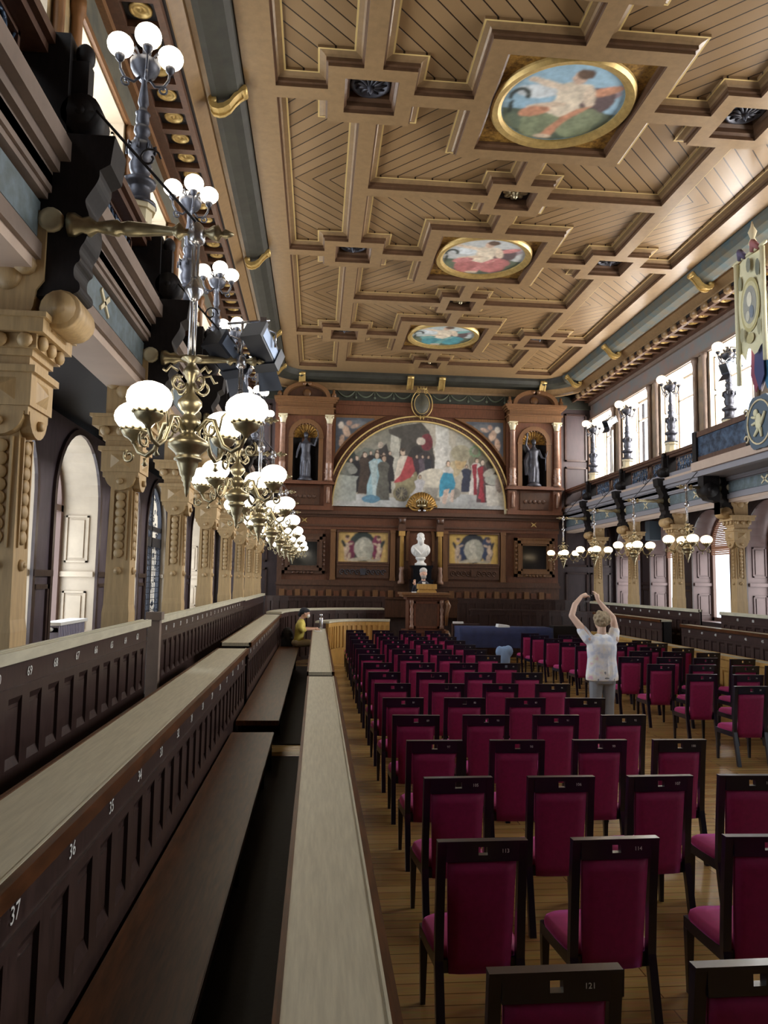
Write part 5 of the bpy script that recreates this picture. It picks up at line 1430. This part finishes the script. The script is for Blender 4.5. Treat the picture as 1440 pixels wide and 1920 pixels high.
# gilded consoles across the cove
def console(label, loc, rz):
    global con0
    if con0 is None:
        m = MB(); pr = [(0, .02), (.04, .0), (.1, -.05), (.16, -.12), (.22, -.21), (.3, -.27), (.38, -.29), (.46, -.27), (.5, -.22)]
        for q, w, h in ((0, .10, .02), (-.085, .025, .05), (.085, .025, .05)):
            for (a, za), (b, zb) in zip(pr, pr[1:]):
                m.prism([(q-w, za), (q+w, za), (q+w, za-.03-h), (q-w, za-.03-h)], 'y', a, a+.001) if False else m.add(
                    [(q-w, a, za), (q+w, a, za), (q+w, b, zb), (q-w, b, zb), (q-w, a, za-.03-h), (q+w, a, za-.03-h), (q+w, b, zb-.03-h), (q-w, b, zb-.03-h)],
                    [(0, 1, 2, 3), (4, 7, 6, 5), (0, 4, 5, 1), (2, 6, 7, 3), (0, 3, 7, 4), (1, 5, 6, 2)])
        m.lathe([(.05, -.1), (.05, .1)], (0, .03, -.03), 'x', 12); m.lathe([(.06, -.1), (.06, .1)], (0, .46, -.22), 'x', 12)
        con0 = m.build('console', 'gold'); o = con0
    else: o = con0.copy(); COL.objects.link(o)
    o.location = loc; o.rotation_euler = (0, 0, rz); tag(o, label, 'console', 'gilded consoles of the ceiling cove')
con0 = None
for sd, x, rz in (('left', XL-.19, PI/2), ('right', XR+.19, -PI/2)):
    for i, y in enumerate([10.15, 15.4, 20.5, 23.75]):
        console('gilded S-shaped console across the %s cove, %s from the camera' % (sd, ORD[i]), (x, y, 9.11), rz)
for i, x in enumerate([-.66, 3.0, 4.08, 7.6]):
    console('gilded S-shaped console on the far cove above the end wall, %s from the left' % C4[i], (x, CEY1+.19, 9.11), 0)
# ================================================================== LECTERN AND FRONT AREA
LX, LY = 3.04, 20.7
t = thing('lectern', 'tall carved walnut lectern with overhanging top in the middle of the far end', 'lectern', (LX, LY, 0))
m = MB()
for x0, x1, z0, z1, y in ((-.56, .56, 0, .5, -.02), (-.60, .60, .5, .8, -.05), (-.62, .62, .8, .86, -.08), (-.5, .5, .86, 1.78, .02), (-.56, .56, 1.7, 1.78, -.04)): m.box(x0, y, z0, x1, .75, z1)
m.box(-.34, .0, .95, .34, .05, 1.6, 1)
for a, b, c, e in ((-.36, -.3, .92, 1.66), (.3, .36, .92, 1.66), (-.36, .36, .92, .98), (-.36, .36, 1.6, 1.66)): m.box(a, -.01, c, b, .05, e)
m.build('body', ['red', 'mid'], t)
m = MB(); m.box(-.68, -.16, 1.78, .62, .85, 1.84); m.box(-.72, -.2, 1.84, .66, .88, 1.90); m.build('top', 'ochre', t)
for sx in (-1, 1):
    m = MB(); m.lathe([(.06, .9), (.06, .98), (.035, 1.02), (.05, 1.1), (.035, 1.16), (.05, 1.25), (.03, 1.3), (.055, 1.42), (.03, 1.5), (.05, 1.58), (.06, 1.62), (.06, 1.7)], (sx*.42, -.02, 0), 'z', 10)
    m.build('carved_baluster', 'marblewood', t)
m = MB(); m.tube([(.55, -.05, 1.68), (.6, -.09, 1.55), (.56, -.06, 1.35), (.55, -.04, 1.0)], [.06, .07, .05, .04], 8); m.tube([(.56, -.05, .85), (.60, -.08, .7), (.58, -.06, .5)], [.06, .08, .06], 8); m.build('scroll_corner', 'ochre', t)
t = thing('reading_stand', 'small honey oak reading stand on top of the lectern', 'reading stand', (3.08, LY+.1, 1.90))
m = MB(); m.box(-.25, 0, 0, .25, .4, .04); m.prism([(-.25, .04), (.25, .04), (.21, .1), (-.21, .1)], 'y', .02, .38); m.box(-.26, -.01, .10, .26, .4, .24); m.build('stand', 'honey', t)
tag(MB().box(2.62, LY-.08, 1.90, 2.74, LY+.02, 1.925).build('folded_paper', 'paper'), 'small folded white paper lying on the left of the lectern top', 'paper')
# ---- navy table
t = thing('table', 'long table hidden under a navy cloth at the right of the lectern', 'table', (4.95, 19.7, 0))
m = MB(); m.box(-1.2, -.35, .98, 1.2, .35, 1.02); m.build('table_top', 'black', t)
for sx in (-1, 1):
    for sy in (-1, 1): MB().box(sx*1.1-.03, sy*.28-.03, 0, sx*1.1+.03, sy*.28+.03, .98).build('leg', 'iron', t)
m = MB(); n = 60
top = []; bot = []
def rr_(f):
    f = f % 1*4; k = int(f); u = f-k
    c = [(-1.24, -.39), (1.24, -.39), (1.24, .39), (-1.24, .39), (-1.24, -.39)]
    return (c[k][0]+(c[k+1][0]-c[k][0])*u, c[k][1]+(c[k+1][1]-c[k][1])*u)
vs = []
for i in range(n*2):
    x, y = rr_(i/(n*2)); w = math.sin(i*1.1)*.025
    vs += [(x, y, 1.04), (x*(1+w*.15), y*(1+w), .85), (x*(1.01+w*.3), y*(1.03+w*2), .52)]
N = n*2
fs = [(3*i+a, 3*((i+1) % N)+a, 3*((i+1) % N)+a+1, 3*i+a+1) for i in range(N) for a in (0, 1)]+[tuple(3*i for i in range(N))]
m.add(vs, fs, 0, True); tag(m.build('tablecloth', 'blue'), 'navy cloth draped over the long table right of the lectern', 'tablecloth').location = (4.95, 19.7, 0)
tag(MB().prism([(-.16, 0), (.16, 0), (.15, .05), (-.14, .08)], 'y', -.14, .14).build('paper_stack', 'paper'), 'white papers lying on the navy table', 'papers').location = (4.90, 19.55, 1.042)
tag(MB().box(0, 0, 0, .8, .4, .52).build('equipment_box', 'black'), 'black box standing at the right end of the navy table', 'box').location = (6.28, 19.55, .56)
tag(MB().box(6.3, 19.57, 0, 7.06, 19.93, .56).build('box_stand', 'iron'), 'low dark stand under the black box beside the navy table', 'stand')
tag(MB().box(3.72, 20.3, 1.08, 4.0, 20.42, 1.13).build('white_strip', 'white'), 'white strip of paper on the dark rail between lectern and navy table', 'paper')
tag(MB().box(3.7, 20.28, 0, 4.45, 20.46, 1.08).build('low_rail', 'dark'), 'low dark panel between the lectern and the navy table', 'panel')
b = MB(); b.ball((0, 0, .42), (.15, .12, .3), 12, 10); b.ball((.1, 0, .6), (.12, .1, .14), 10, 8); b.ball((-.1, .02, .58), (.1, .1, .14), 10, 8); b.lathe([(.1, 0), (.12, .2)], (0, 0, 0), 'z', 10)
t = thing('bag', 'pale blue cloth bag standing between chairs in front of the navy table', 'bag', (4.42, 17.5, 0)); fuse(b, 'sack', mat('pale_blue_cloth', '7f9cc4', .8), t, .02, 2)
# ---- flask
t = thing('flask', 'silver steel drinking flask standing on the end of the front desk', 'flask', (.12, 19.15, .97))
MB().lathe([(.045, 0), (.05, .02), (.05, .26), (.035, .30)], (0, 0, 0), 'z', 16).build('body', 'steel', t)
MB().lathe([(.036, .30), (.038, .37), (.02, .385)], (0, 0, 0), 'z', 14).build('cap', 'steel', t)
# ---- radiator
t = thing('radiator', 'low grey ribbed radiator in the arched window niche at far left', 'radiator', (-3.5, 10.35, 1.0))
m = MB()
for i in range(16): m.box(-.1, i*.07, .06, .1, i*.07+.05, .55)
m.box(-.09, 0, .08, .09, 1.12, .14); m.box(-.09, 0, .46, .09, 1.12, .52); m.build('ribs', 'radiator', t)
MB().box(-.13, -.03, .55, .13, 1.15, .59).build('cover_shelf', 'white', t)
m = MB(); m.lathe([(.03, 0), (.03, .06), (.02, .07)], (0, -.06, .5), 'y', 10); m.build('valve', 'white', t)
for q in (0, 1.02): MB().box(-3.58, 10.38+q, 1.0, -3.42, 10.42+q, 1.08).build('foot', 'radiator', None) if False else None
m = MB(); m.box(-.08, .04, 0, .08, .09, .08); m.box(-.08, 1.03, 0, .08, 1.08, .08); m.build('foot', 'radiator', t)
# ================================================================== STAGE LAMPS
def spotlight(label, loc, rz, tilt, m1='spot', m2='spotblue'):
    t = thing('stage_lamp', label, 'stage lamp', loc, rz)
    R = Matrix.Rotation(tilt, 4, 'X')
    def bb(m, *a):
        k = MB(); k.box(*a[:6]); m.add([R @ Vector(v) for v in k.v], k.f, a[6] if len(a) > 6 else 0)
    m = MB(); bb(m, -.1, -.22, -.09, .1, .16, .09); bb(m, -.11, -.23, -.1, .11, -.19, .1); bb(m, -.12, .1, -.11, .12, .2, .11)
    for q in (-.06, 0, .06): bb(m, q-.012, -.2, .09, q+.012, .14, .11, 1)
    bb(m, -.105, -.2, -.06, -.1, .12, .06, 1); bb(m, .1, -.2, -.06, .105, .12, .06, 1)
    m.build('housing', [m1, m2], t)
    m = MB(); bb(m, -.085, .195, -.075, .085, .203, .075); m.build('lens', 'darkglass', t)
    m = MB(); m.tube([(-.13, 0, 0), (-.135, 0, .14), (0, 0, .2), (.135, 0, .14), (.13, 0, 0)], .012, 6); m.tube([(0, 0, .19), (0, 0, .26)], .018, 6); m.build('yoke', 'steel', t)
    m = MB(); c = R @ Vector((-.17, .2, 0)); m.add([R @ Vector(v) for v in ((-.12, .2, -.1), (-.12, .2, .1), (-.2, .36, .13), (-.2, .36, -.13))], [(0, 1, 2, 3)]); m.add([R @ Vector(v) for v in ((-.1, .2, -.11), (.1, .2, -.11), (.13, .36, -.2), (-.13, .36, -.2))], [(0, 1, 2, 3)]); m.build('barn_door', m1, t)
    return t
t = thing('lamp_bar', 'steel T-shaped bar carrying two stage lamps above the second left chandelier', 'lamp bar', (-.77, 7.05, 4.32))
m = MB(); m.tube([(0, 0, 0), (0, 0, .34)], .014, 8); m.build('post', 'steel', t)
m = MB(); m.tube([(-.14, 0, .31), (.26, 0, .36)], .014, 8); m.cb(.2, 0, .35, .06, .06, .06); m.build('crossbar', 'steel', t)
spotlight('black and blue-grey stage lamp on the left end of the steel T-bar', (-.91, 7.12, 4.34), math.radians(-35), math.radians(-32))
spotlight('black and blue-grey stage lamp on the right end of the steel T-bar', (-.57, 7.05, 4.40), math.radians(-25), math.radians(-35))
t = thing('lamp_pole', 'white pole on the right gallery rail holding a stage lamp', 'lamp pole', (mx(-1.76, 1), 21.4, 5.49))
m = MB(); m.lathe([(.1, 0), (.1, .02), (.035, .04)], (0, 0, 0), 'z', 12); m.tube([(0, 0, .0), (0, 0, 1.33)], .04, 10); m.build('pole', 'white', t)
spotlight('pale fronted stage lamp on the white pole at the right gallery', (mx(-1.70, 1), 21.4, 7.06), math.radians(120), math.radians(-30), 'spot', 'white')
spotlight('dark stage lamp hanging beside the cream banner', (mx(-1.5, 1), 14.45, 6.75), math.radians(110), math.radians(-25))
tag(MB().tube([(mx(-1.5, 1), 14.45, 7.0), (mx(-1.5, 1), 14.45, 7.15), (mx(-2.55, 1), 14.45, 7.15)], .015, 6).build('lamp_bracket', 'iron'), 'thin iron bracket holding the dark stage lamp by the banner', 'bracket')
t = thing('speaker_box', 'small blue-grey loudspeaker hung in the right aisle between pillars', 'loudspeaker', (mx(-2.75, 1), 20.9, 3.95))
m = MB(); m.box(-.17, -.15, -.45, .17, .15, .1); m.build('cabinet', 'bluegrey', t); m = MB(); m.box(-.02, -.02, .1, .02, .02, .42); m.build('hanger', 'iron', t)
# ================================================================== BAY OF THE RIGHT GALLERY WITH BANNER
PXb = mx(-.95, 1)
m = MB()
m.box(PXb, 11.9, 4.62, mx(-1.6, 1), 15.15, 4.8, 0); m.box(PXb+.06, 11.95, 4.5, mx(-1.6, 1), 15.1, 4.62, 1)
m.box(PXb+.04, 11.9, 4.8, PXb+.1, 15.1, 4.9, 2); m.box(PXb+.02, 11.9, 5.32, PXb+.14, 15.12, 5.43, 2); m.box(PXb+.05, 11.9, 4.9, PXb+.09, 15.05, 5.32, 3)
m.box(PXb+.02, 15.0, 4.8, mx(-1.6, 1), 15.1, 5.4, 2)
for yy in (13.0, 15.0): m.box(PXb+.0, yy-.08, 4.8, PXb+.16, yy+.08, 5.45, 4)
trim(m, ['soffit', 'grey', 'mid', 'grille', 'black'])
t = thing('bay_bracket', 'dark scrolled bracket carrying the right gallery bay', 'bracket', (0, 14.95, 0))
m = MB(); X = PXb+.1
m.prism([(X, 4.5), (X, 4.15), (X+.1, 4.0), (X+.35, 3.95), (mx(-1.4, 1), 3.7), (mx(-1.4, 1), 4.5)], 'y', -.12, .12); m.lathe([(.16, -.16), (.16, .16)], (X+.14, 0, 4.2), 'y', 14); m.lathe([(.07, -.19), (.07, .19)], (X+.14, 0, 4.2), 'y', 10)
m.build('scroll', 'black', t)
BX = PXb-.06
t = thing('banner', 'long cream cloth banner with an oval emblem hanging at the right gallery', 'banner', (BX, 12.62, 0))
m = MB(); ny, nz = 14, 18
def bz(u): return 6.35+.22*abs(math.sin(u*PI*2.5))
vs = []
for j in range(nz+1):
    for i in range(ny+1):
        u = i/ny; z1 = 8.30; z0 = bz(u); z = z0+(z1-z0)*j/nz
        vs.append((.03*math.sin(u*9+.3*j), -.42+.92*u, z))
m.add(vs, [(j*(ny+1)+i, j*(ny+1)+i+1, (j+1)*(ny+1)+i+1, (j+1)*(ny+1)+i) for j in range(nz) for i in range(ny)], 0, True); m.build('cloth', 'bannerc', t)
m = MB()
for yy in (.46, -.38): m.tube([(-.03, yy, 5.95 if yy > 0 else 6.2), (-.03, yy, 8.28)], .045, 8, 0)
m.tube([(-.03, -.5, 8.32), (-.03, .56, 8.32)], .03, 8, 0); m.build('edge_rolls', 'bannerc', t)
m = MB()
for k, (r, h) in enumerate(((.30, 'b0a878'), (.26, 'c8c49c'), (.21, '9a9c94'))):
    m.add([(-.045-.004*k, r*math.cos(2*PI*i/24)+.02, 7.35+1.7*r*math.sin(2*PI*i/24)) for i in range(24)], [tuple(range(24))], 0, False, C3(h))
for yy, zz, ry, rz_, h in ((.02, 7.45, .08, .14, 'd8d6c4'), (-.04, 7.2, .07, .12, '74808c'), (.08, 7.15, .06, .1, 'c4c4b4'), (.30, 7.85, .06, .14, '8a8a70'), (-.26, 7.95, .07, .16, '6e7468'), (.28, 6.85, .07, .14, '9a987c'), (-.26, 6.85, .06, .16, '9a987c'), (.02, 8.1, .07, .14, '7c8074'), (.02, 6.72, .12, .1, 'b4ac80')):
    m.add([(-.06, yy+ry*math.cos(2*PI*i/12), zz+rz_*math.sin(2*PI*i/12)) for i in range(12)], [tuple(range(12))], 0, False, C3(h))
m.build('oval_emblem', 'paint', t)
m = MB(); m.tube([(-.03, -.1, 8.3), (-.03, -.1, 8.85)], .02, 6, 0)
m.lathe([(.03, 8.36), (.08, 8.46), (.04, 8.56), (.08, 8.68), (.03, 8.78), (.01, 8.88)], (-.03, -.1, 0), 'z', 10, 0); m.build('top_finial', 'plinth', t)
m = MB()
m.tube([(-.05, -.3, 8.3), (-.08, -.2, 8.42), (-.05, -.1, 8.30)], [.05, .08, .04], 7); m.build('ribbon', mat('rose_ribbon', 'a06a6c', .8), t)
m = MB(); m.tube([(-.05, .12, 8.3), (-.08, .22, 8.42), (-.05, .3, 8.30)], [.05, .08, .04], 7); m.build('ribbon', mat('violet_ribbon', '5c5470', .8), t)
fl = [('3a4068', -.02), ('7a3c50', .14), ('34688a', -.16), ('b0a8a8', .05), ('8a3a48', -.34)]
for i, (h, yy) in enumerate(fl):
    m = MB(); a = [(0, yy-.12+.02*i, 6.75), (0, yy+.12, 6.6), (0, yy+.16, 6.1), (0, yy+.02, 5.75), (0, yy-.14, 6.0)]
    m.prism([(p[1], p[2]) for p in a], 'x', .07+.03*i, .085+.03*i)
    o = m.build('hanging_cloth', mat('cloth_%d' % i, h, .8)); o.location = (BX, 12.62, 0)
    tag(o, ['dark blue', 'dark red', 'steel blue', 'pale grey', 'crimson'][i]+' cloth hanging below the cream banner', 'cloth', 'coloured cloths below the banner')
t = thing('cartouche', 'grey and cream shield with a rampant animal on the right gallery front', 'crest', (PXb-.02, 12.55, 5.15))
m = MB(); pts = [(.45*math.cos(2*PI*i/28)*(1+.06*math.cos(6*2*PI*i/28)), .5*math.sin(2*PI*i/28)*(1+.06*math.cos(6*2*PI*i/28))) for i in range(28)]
m.prism(pts, 'x', -.03, .06); m.build('shield', 'bluegrey', t)
m = MB(); m.tube([(-.04, .36*math.cos(2*PI*i/24), .4*math.sin(2*PI*i/24)) for i in range(25)], .018, 6)
for a in (150, 200, 330, 30): m.tube([(-.04, .46*math.cos(math.radians(a))+.06*math.cos(math.radians(b)), .5*math.sin(math.radians(a))+.06*math.sin(math.radians(b))) for b in range(0, 320, 40)], .018, 5)
m.build('rim', 'plinth', t)
m = MB(); m.ball((-.05, 0, 0), (.03, .1, .16), 10, 8); m.ball((-.05, .08, .18), (.03, .07, .07), 8, 6)
for y0, z0, y1, z1 in ((.05, .08, .2, .12), (.05, .0, .2, -.02), (0, -.12, .14, -.24), (-.05, -.12, -.08, -.28), (-.08, -.05, -.2, .15)): m.tube([(-.05, y0, z0), (-.05, y1, z1)], [.035, .025], 6)
m.build('animal', 'bannerc', t)
# ================================================================== PEOPLE
SK = mat('skin', 'c99f88', .55); SKP = mat('fair_skin', 'd8b8a4', .55)
def hand(m, p, d, palm_n, sc=1., curl=.6, left=False):
    """palm starting at p, fingers along d, palm facing palm_n: five separate bent fingers"""
    d = Vector(d).normalized(); nrm = Vector(palm_n); nrm = (nrm-d*nrm.dot(d)).normalized(); s_ = d.cross(nrm)*(1 if left else -1)
    p = Vector(p)
    m.tube([p-d*.01*sc, p+d*.04*sc, p+d*.085*sc], [.024*sc, .034*sc, .034*sc], 8)
    for i, (L, o) in enumerate(((.068, .03), (.078, .010), (.073, -.010), (.058, -.03))):
        a = p+d*.08*sc+s_*o*sc; b = a+(d*math.cos(curl*.5)+nrm*math.sin(curl*.5))*L*.5*sc; c = b+(d*math.cos(curl*1.4)+nrm*math.sin(curl*1.4))*L*.5*sc
        m.tube([a, b, c], [.0095*sc, .009*sc, .0075*sc], 6); m.ball(c, .0075*sc, 6, 4)
    a = p+d*.02*sc+s_*.028*sc; b = a+(s_*.6+d*.6+nrm*.3).normalized()*.04*sc; c = b+(s_*.2+d*.8+nrm*.5).normalized()*.03*sc
    m.tube([a, b, c], [.012*sc, .0105*sc, .008*sc], 6); m.ball(c, .008*sc, 6, 4)
# ---- woman with raised arms photographing the hall, seen from behind
t = thing('person', 'standing person from behind, pale patterned top, grey trousers, arms raised', 'person', (4.08, 10.5, 0), math.radians(4))
ZS = 1.0
b = MB()                                                # bare body: head, neck, arms, hands
limb(b, [(0, .02, 1.40), (0, .0, 1.58)], [.07, .06]); b.ball((0, .03, 1.665), (.085, .10, .125), 14, 10)
b.ball((0, .125, 1.665), (.015, .025, .02), 6, 5); b.ball((0, .115, 1.61), (.03, .02, .012), 6, 5)
for sx in (-1, 1): b.ball((sx*.088, .03, 1.665), (.012, .025, .035), 6, 5); b.ball((sx*.033, .115, 1.69), (.017, .012, .012), 6, 5)
Lp = [(-.19, .0, 1.40), (-.33, .10, 1.60), (-.37, .14, 1.70)]
limb(b, [(-.19, .0, 1.42), (-.29, .10, 1.60), (-.385, .16, 1.74)], [.062, .056, .045]); limb(b, [(-.385, .16, 1.74), (-.31, .22, 1.90), (-.19, .26, 2.02)], [.046, .042, .028])
limb(b, [(.19, .0, 1.42), (.245, .10, 1.58), (.25, .16, 1.72)], [.062, .056, .045]); limb(b, [(.25, .16, 1.72), (.16, .22, 1.84), (.07, .26, 1.965)], [.046, .042, .028])
hand(b, (-.185, .26, 2.025), (.85, .25, .18), (.2, .3, -.9), 1.05, .7, True); hand(b, (.065, .26, 1.97), (-.1, .25, .95), (-.6, .5, 0), 1.05, .7)
fuse(b, 'body', SKP, t, .0085, 2)
b = MB()                                                # loose short-sleeved top
b.lathe([(.225, .84), (.228, .90), (.212, 1.02), (.20, 1.15), (.21, 1.28), (.205, 1.36), (.15, 1.45), (.085, 1.49), (.07, 1.50)], (0, .01, 0), 'z', 22, sx=1.05, sy=.72)
limb(b, [(-.13, .01, 1.38), (-.20, .03, 1.43), (-.26, .09, 1.54)], [.09, .085, .078]); limb(b, [(.13, .01, 1.38), (.19, .03, 1.43), (.235, .09, 1.53)], [.09, .085, .078])
for i in range(7):
    a = math.radians(200+i*25); b.tube([(.205*math.cos(a), .15*math.sin(a), .93), (.19*math.cos(a), .135*math.sin(a), 1.1), (.17*math.cos(a+.1), .11*math.sin(a+.1), 1.3)], [.012, .010, .006], 6)
top_m, nt, bs = new_mat('pale_patterned_cotton')
tc = node(nt, 'ShaderNodeTexCoord'); nz = node(nt, 'ShaderNodeTexNoise'); nz.inputs['Scale'].default_value = 7; nz.inputs['Detail'].default_value = 3
cr = node(nt, 'ShaderNodeValToRGB'); cr.color_ramp.elements[0].position = .36; cr.color_ramp.elements[0].color = (*rgb('c4cfe2'), 1); cr.color_ramp.elements[1].position = .5; cr.color_ramp.elements[1].color = (*rgb('e8eaee'), 1)
e_ = cr.color_ramp.elements.new(.62); e_.color = (*rgb('e6e4d8'), 1); e_ = cr.color_ramp.elements.new(.70); e_.color = (*rgb('dcb4c8'), 1)
nt.links.new(tc.outputs['Object'], nz.inputs['Vector']); nt.links.new(nz.outputs['Fac'], cr.inputs[0]); nt.links.new(cr.outputs[0], bs.inputs['Base Color']); bs.inputs['Roughness'].default_value = .8
o = fuse(b, 'top', top_m, t, .011, 3); o['label'] = 'loose pale top with pink and blue pattern'
b = MB()
b.lathe([(.17, .80), (.195, .88), (.185, .98), (.16, 1.04)], (0, .0, 0), 'z', 18, sy=.8)
for sx in (-1, 1):
    limb(b, [(sx*.095, .0, .86), (sx*.10, .02, .50), (sx*.10, .0, .10)], [.105, .078, .062]); b.ball((sx*.085, -.05, .87), (.1, .09, .1), 10, 8)
o = fuse(b, 'trousers', mat('grey_green_trousers', '8a9098', .8, var=.06), t, .012, 3); o['label'] = 'grey trousers'
b = MB(); b.ball((0, .0, 1.70), (.108, .115, .12), 14, 10)
rh = random.Random(2)
for i in range(40):
    a, q = rh.uniform(0, 2*PI), rh.uniform(-.5, 1.2); b.ball((.1*math.cos(a)*math.cos(q), -.01+.1*math.sin(a)*math.cos(q) if math.sin(a) < .4 else .03, 1.70+.11*math.sin(q)), rh.uniform(.022, .034), 7, 5)
o = fuse(b, 'hair', mat('short_blond_grey_hair', '9c8c72', .8, var=.3, nscale=40), t, .009, 2); o['label'] = 'short curly blond hair'
for sx in (-1, 1):
    b = MB(); b.ball((sx*.1, .06, .05), (.05, .13, .05), 10, 8); b.ball((sx*.1, -.03, .06), (.045, .06, .055), 8, 6); fuse(b, 'shoe', 'black', t, .012, 2)
tp = thing('phone', 'dark phone held up in the raised hands of the standing person', 'phone', (4.065, 10.80, 2.035), math.radians(4))
MB().box(-.04, -.006, -.075, .085, .006, .015).build('case', 'darkglass', tp)
MB().lathe([(.008, 0), (.007, -.003)], (-.02, -.006, 0), 'y', 8).build('camera_lens', 'steel', tp)
# ---- person in yellow writing at the far end of the front desk
t = thing('person', 'seated person in yellow top and dark cap bent over the desk', 'person', (-.42, 18.25, 0), math.radians(-90))   # local +y faces the desk
b = MB()
limb(b, [(0, .04, 1.24), (0, .09, 1.32)], [.055, .052]); b.ball((0, .155, 1.40), (.08, .095, .115), 12, 10, 0, Matrix.Rotation(.6, 3, 'X') if False else Matrix.Rotation(-.45, 3, 'X'))
b.ball((0, .25, 1.37), (.015, .02, .02), 6, 5)
for sx in (-1, 1):
    b.ball((sx*.085, .14, 1.40), (.012, .022, .03), 6, 5)
    limb(b, [(sx*.21, .10, 1.03), (sx*.16, .24, 1.03), (sx*.10, .38, 1.04)], [.042, .036, .026])
    hand(b, (sx*.095, .385, 1.04), (-sx*.3, .9, -.05), (0, 0, -1), .95, .6, sx < 0)
fuse(b, 'body', SK, t, .009, 2)
b = MB(); b.lathe([(.17, .66), (.18, .74), (.165, .86), (.175, 1.02), (.17, 1.14), (.12, 1.22), (.07, 1.27)], (0, 0, 0), 'z', 18, sy=.7)
b.v = [(x, y+max(0, z-.7)*.10, z) for x, y, z in b.v]
for sx in (-1, 1): limb(b, [(sx*.15, .05, 1.16), (sx*.215, .05, 1.06), (sx*.215, .10, .99), (sx*.20, .14, 1.02)], [.075, .07, .062, .055])
o = fuse(b, 'top', mat('yellow_cotton', 'c9b85a', .8, var=.08), t, .011, 3); o['label'] = 'yellow top'
b = MB()
for sx in (-1, 1): limb(b, [(sx*.1, -.02, .70), (sx*.1, .36, .69), (sx*.11, .40, .40), (sx*.11, .36, .10)], [.1, .085, .062, .05])
b.ball((0, -.02, .70), (.18, .15, .1), 12, 8)
o = fuse(b, 'trousers', mat('pale_linen', 'bcae90', .8), t, .012, 2)
b = MB(); b.ball((0, .12, 1.45), (.098, .115, .095), 12, 9); b.ball((0, .02, 1.38), (.05, .05, .06), 8, 6); b.ball((0, .2, 1.46), (.08, .06, .05), 10, 6)
o = fuse(b, 'cap', mat('dark_cap', '1e1f28', .8), t, .01, 2)
b = MB(); b.ball((0, .215, 1.345), (.066, .05, .055), 10, 8); o = fuse(b, 'face_mask', 'paper', t, .01, 1); o['label'] = 'pale face mask'
for sx in (-1, 1):
    b = MB(); b.ball((sx*.11, .40, .04), (.045, .11, .04), 8, 6); b.ball((sx*.11, .35, .08), (.04, .05, .06), 8, 6); fuse(b, 'shoe', 'black', t, .012, 2)
t = thing('tablet', 'thin dark tablet or notebook under the hands of the person in yellow', 'notebook', (.02, 18.25, .972))
MB().box(-.06, -.12, 0, .12, .12, .012).build('cover', 'paper', t)
t = thing('backpack', 'dark bag on the bench behind the person in yellow', 'bag', (-.70, 18.5, .60))
b = MB(); b.ball((0, 0, .22), (.16, .2, .24), 12, 8); b.box(-.14, -.18, 0, .14, .18, .2); fuse(b, 'sack', 'black', t, .015, 2)
# ---- speaker behind the lectern
t = thing('person', 'grey bearded person in dark suit standing behind the lectern with a raised hand', 'person', (3.12, 21.98, .58))
b = MB()
limb(b, [(0, 0, 1.55), (0, -.01, 1.72)], [.065, .06]); b.ball((0, -.02, 1.86), (.098, .12, .145), 14, 10); b.ball((0, -.135, 1.85), (.018, .025, .025), 6, 5)
for sx in (-1, 1): b.ball((sx*.1, -.01, 1.86), (.014, .025, .04), 6, 5); b.ball((sx*.036, -.125, 1.89), (.02, .014, .014), 6, 5)
hand(b, (-.30, -.34, 1.53), (-.1, -.1, 1), (.3, -.9, 0), 1.1, .5); hand(b, (.2, -.42, 1.44), (-.6, -.6, -.1), (0, 0, -1), 1.1, .5, True)
fuse(b, 'body', SK, t, .0095, 2)
b = MB(); b.lathe([(.19, .1), (.2, .5), (.19, .9), (.2, 1.1), (.22, 1.35), (.22, 1.5), (.14, 1.62), (.075, 1.66)], (0, 0, 0), 'z', 18, sy=.68)
limb(b, [(-.2, 0, 1.50), (-.30, -.08, 1.28), (-.33, -.18, 1.26), (-.305, -.33, 1.5)], [.075, .066, .058, .045]); limb(b, [(.2, 0, 1.50), (.30, -.08, 1.25), (.22, -.38, 1.43)], [.075, .066, .045])
fuse(b, 'suit', mat('dark_suit', '1d1f2b', .8), t, .013, 2)
b = MB(); b.prism([(-.05, 1.62), (.05, 1.62), (.012, 1.40), (-.012, 1.40)], 'y', -.155, -.10); b.build('shirt_front', 'paper', t)
b = MB(); b.ball((0, .0, 1.94), (.116, .132, .105), 12, 9); o = fuse(b, 'hair', mat('grey_hair', 'b4b0aa', .8), t, .011, 2)
b = MB(); b.ball((0, -.075, 1.765), (.085, .07, .075), 10, 8); fuse(b, 'beard', mat('grey_beard', '9a948c', .8), t, .011, 2)
trim(MB().box(2.55, 21.65, 0, 3.75, 22.25, .58), 'black')
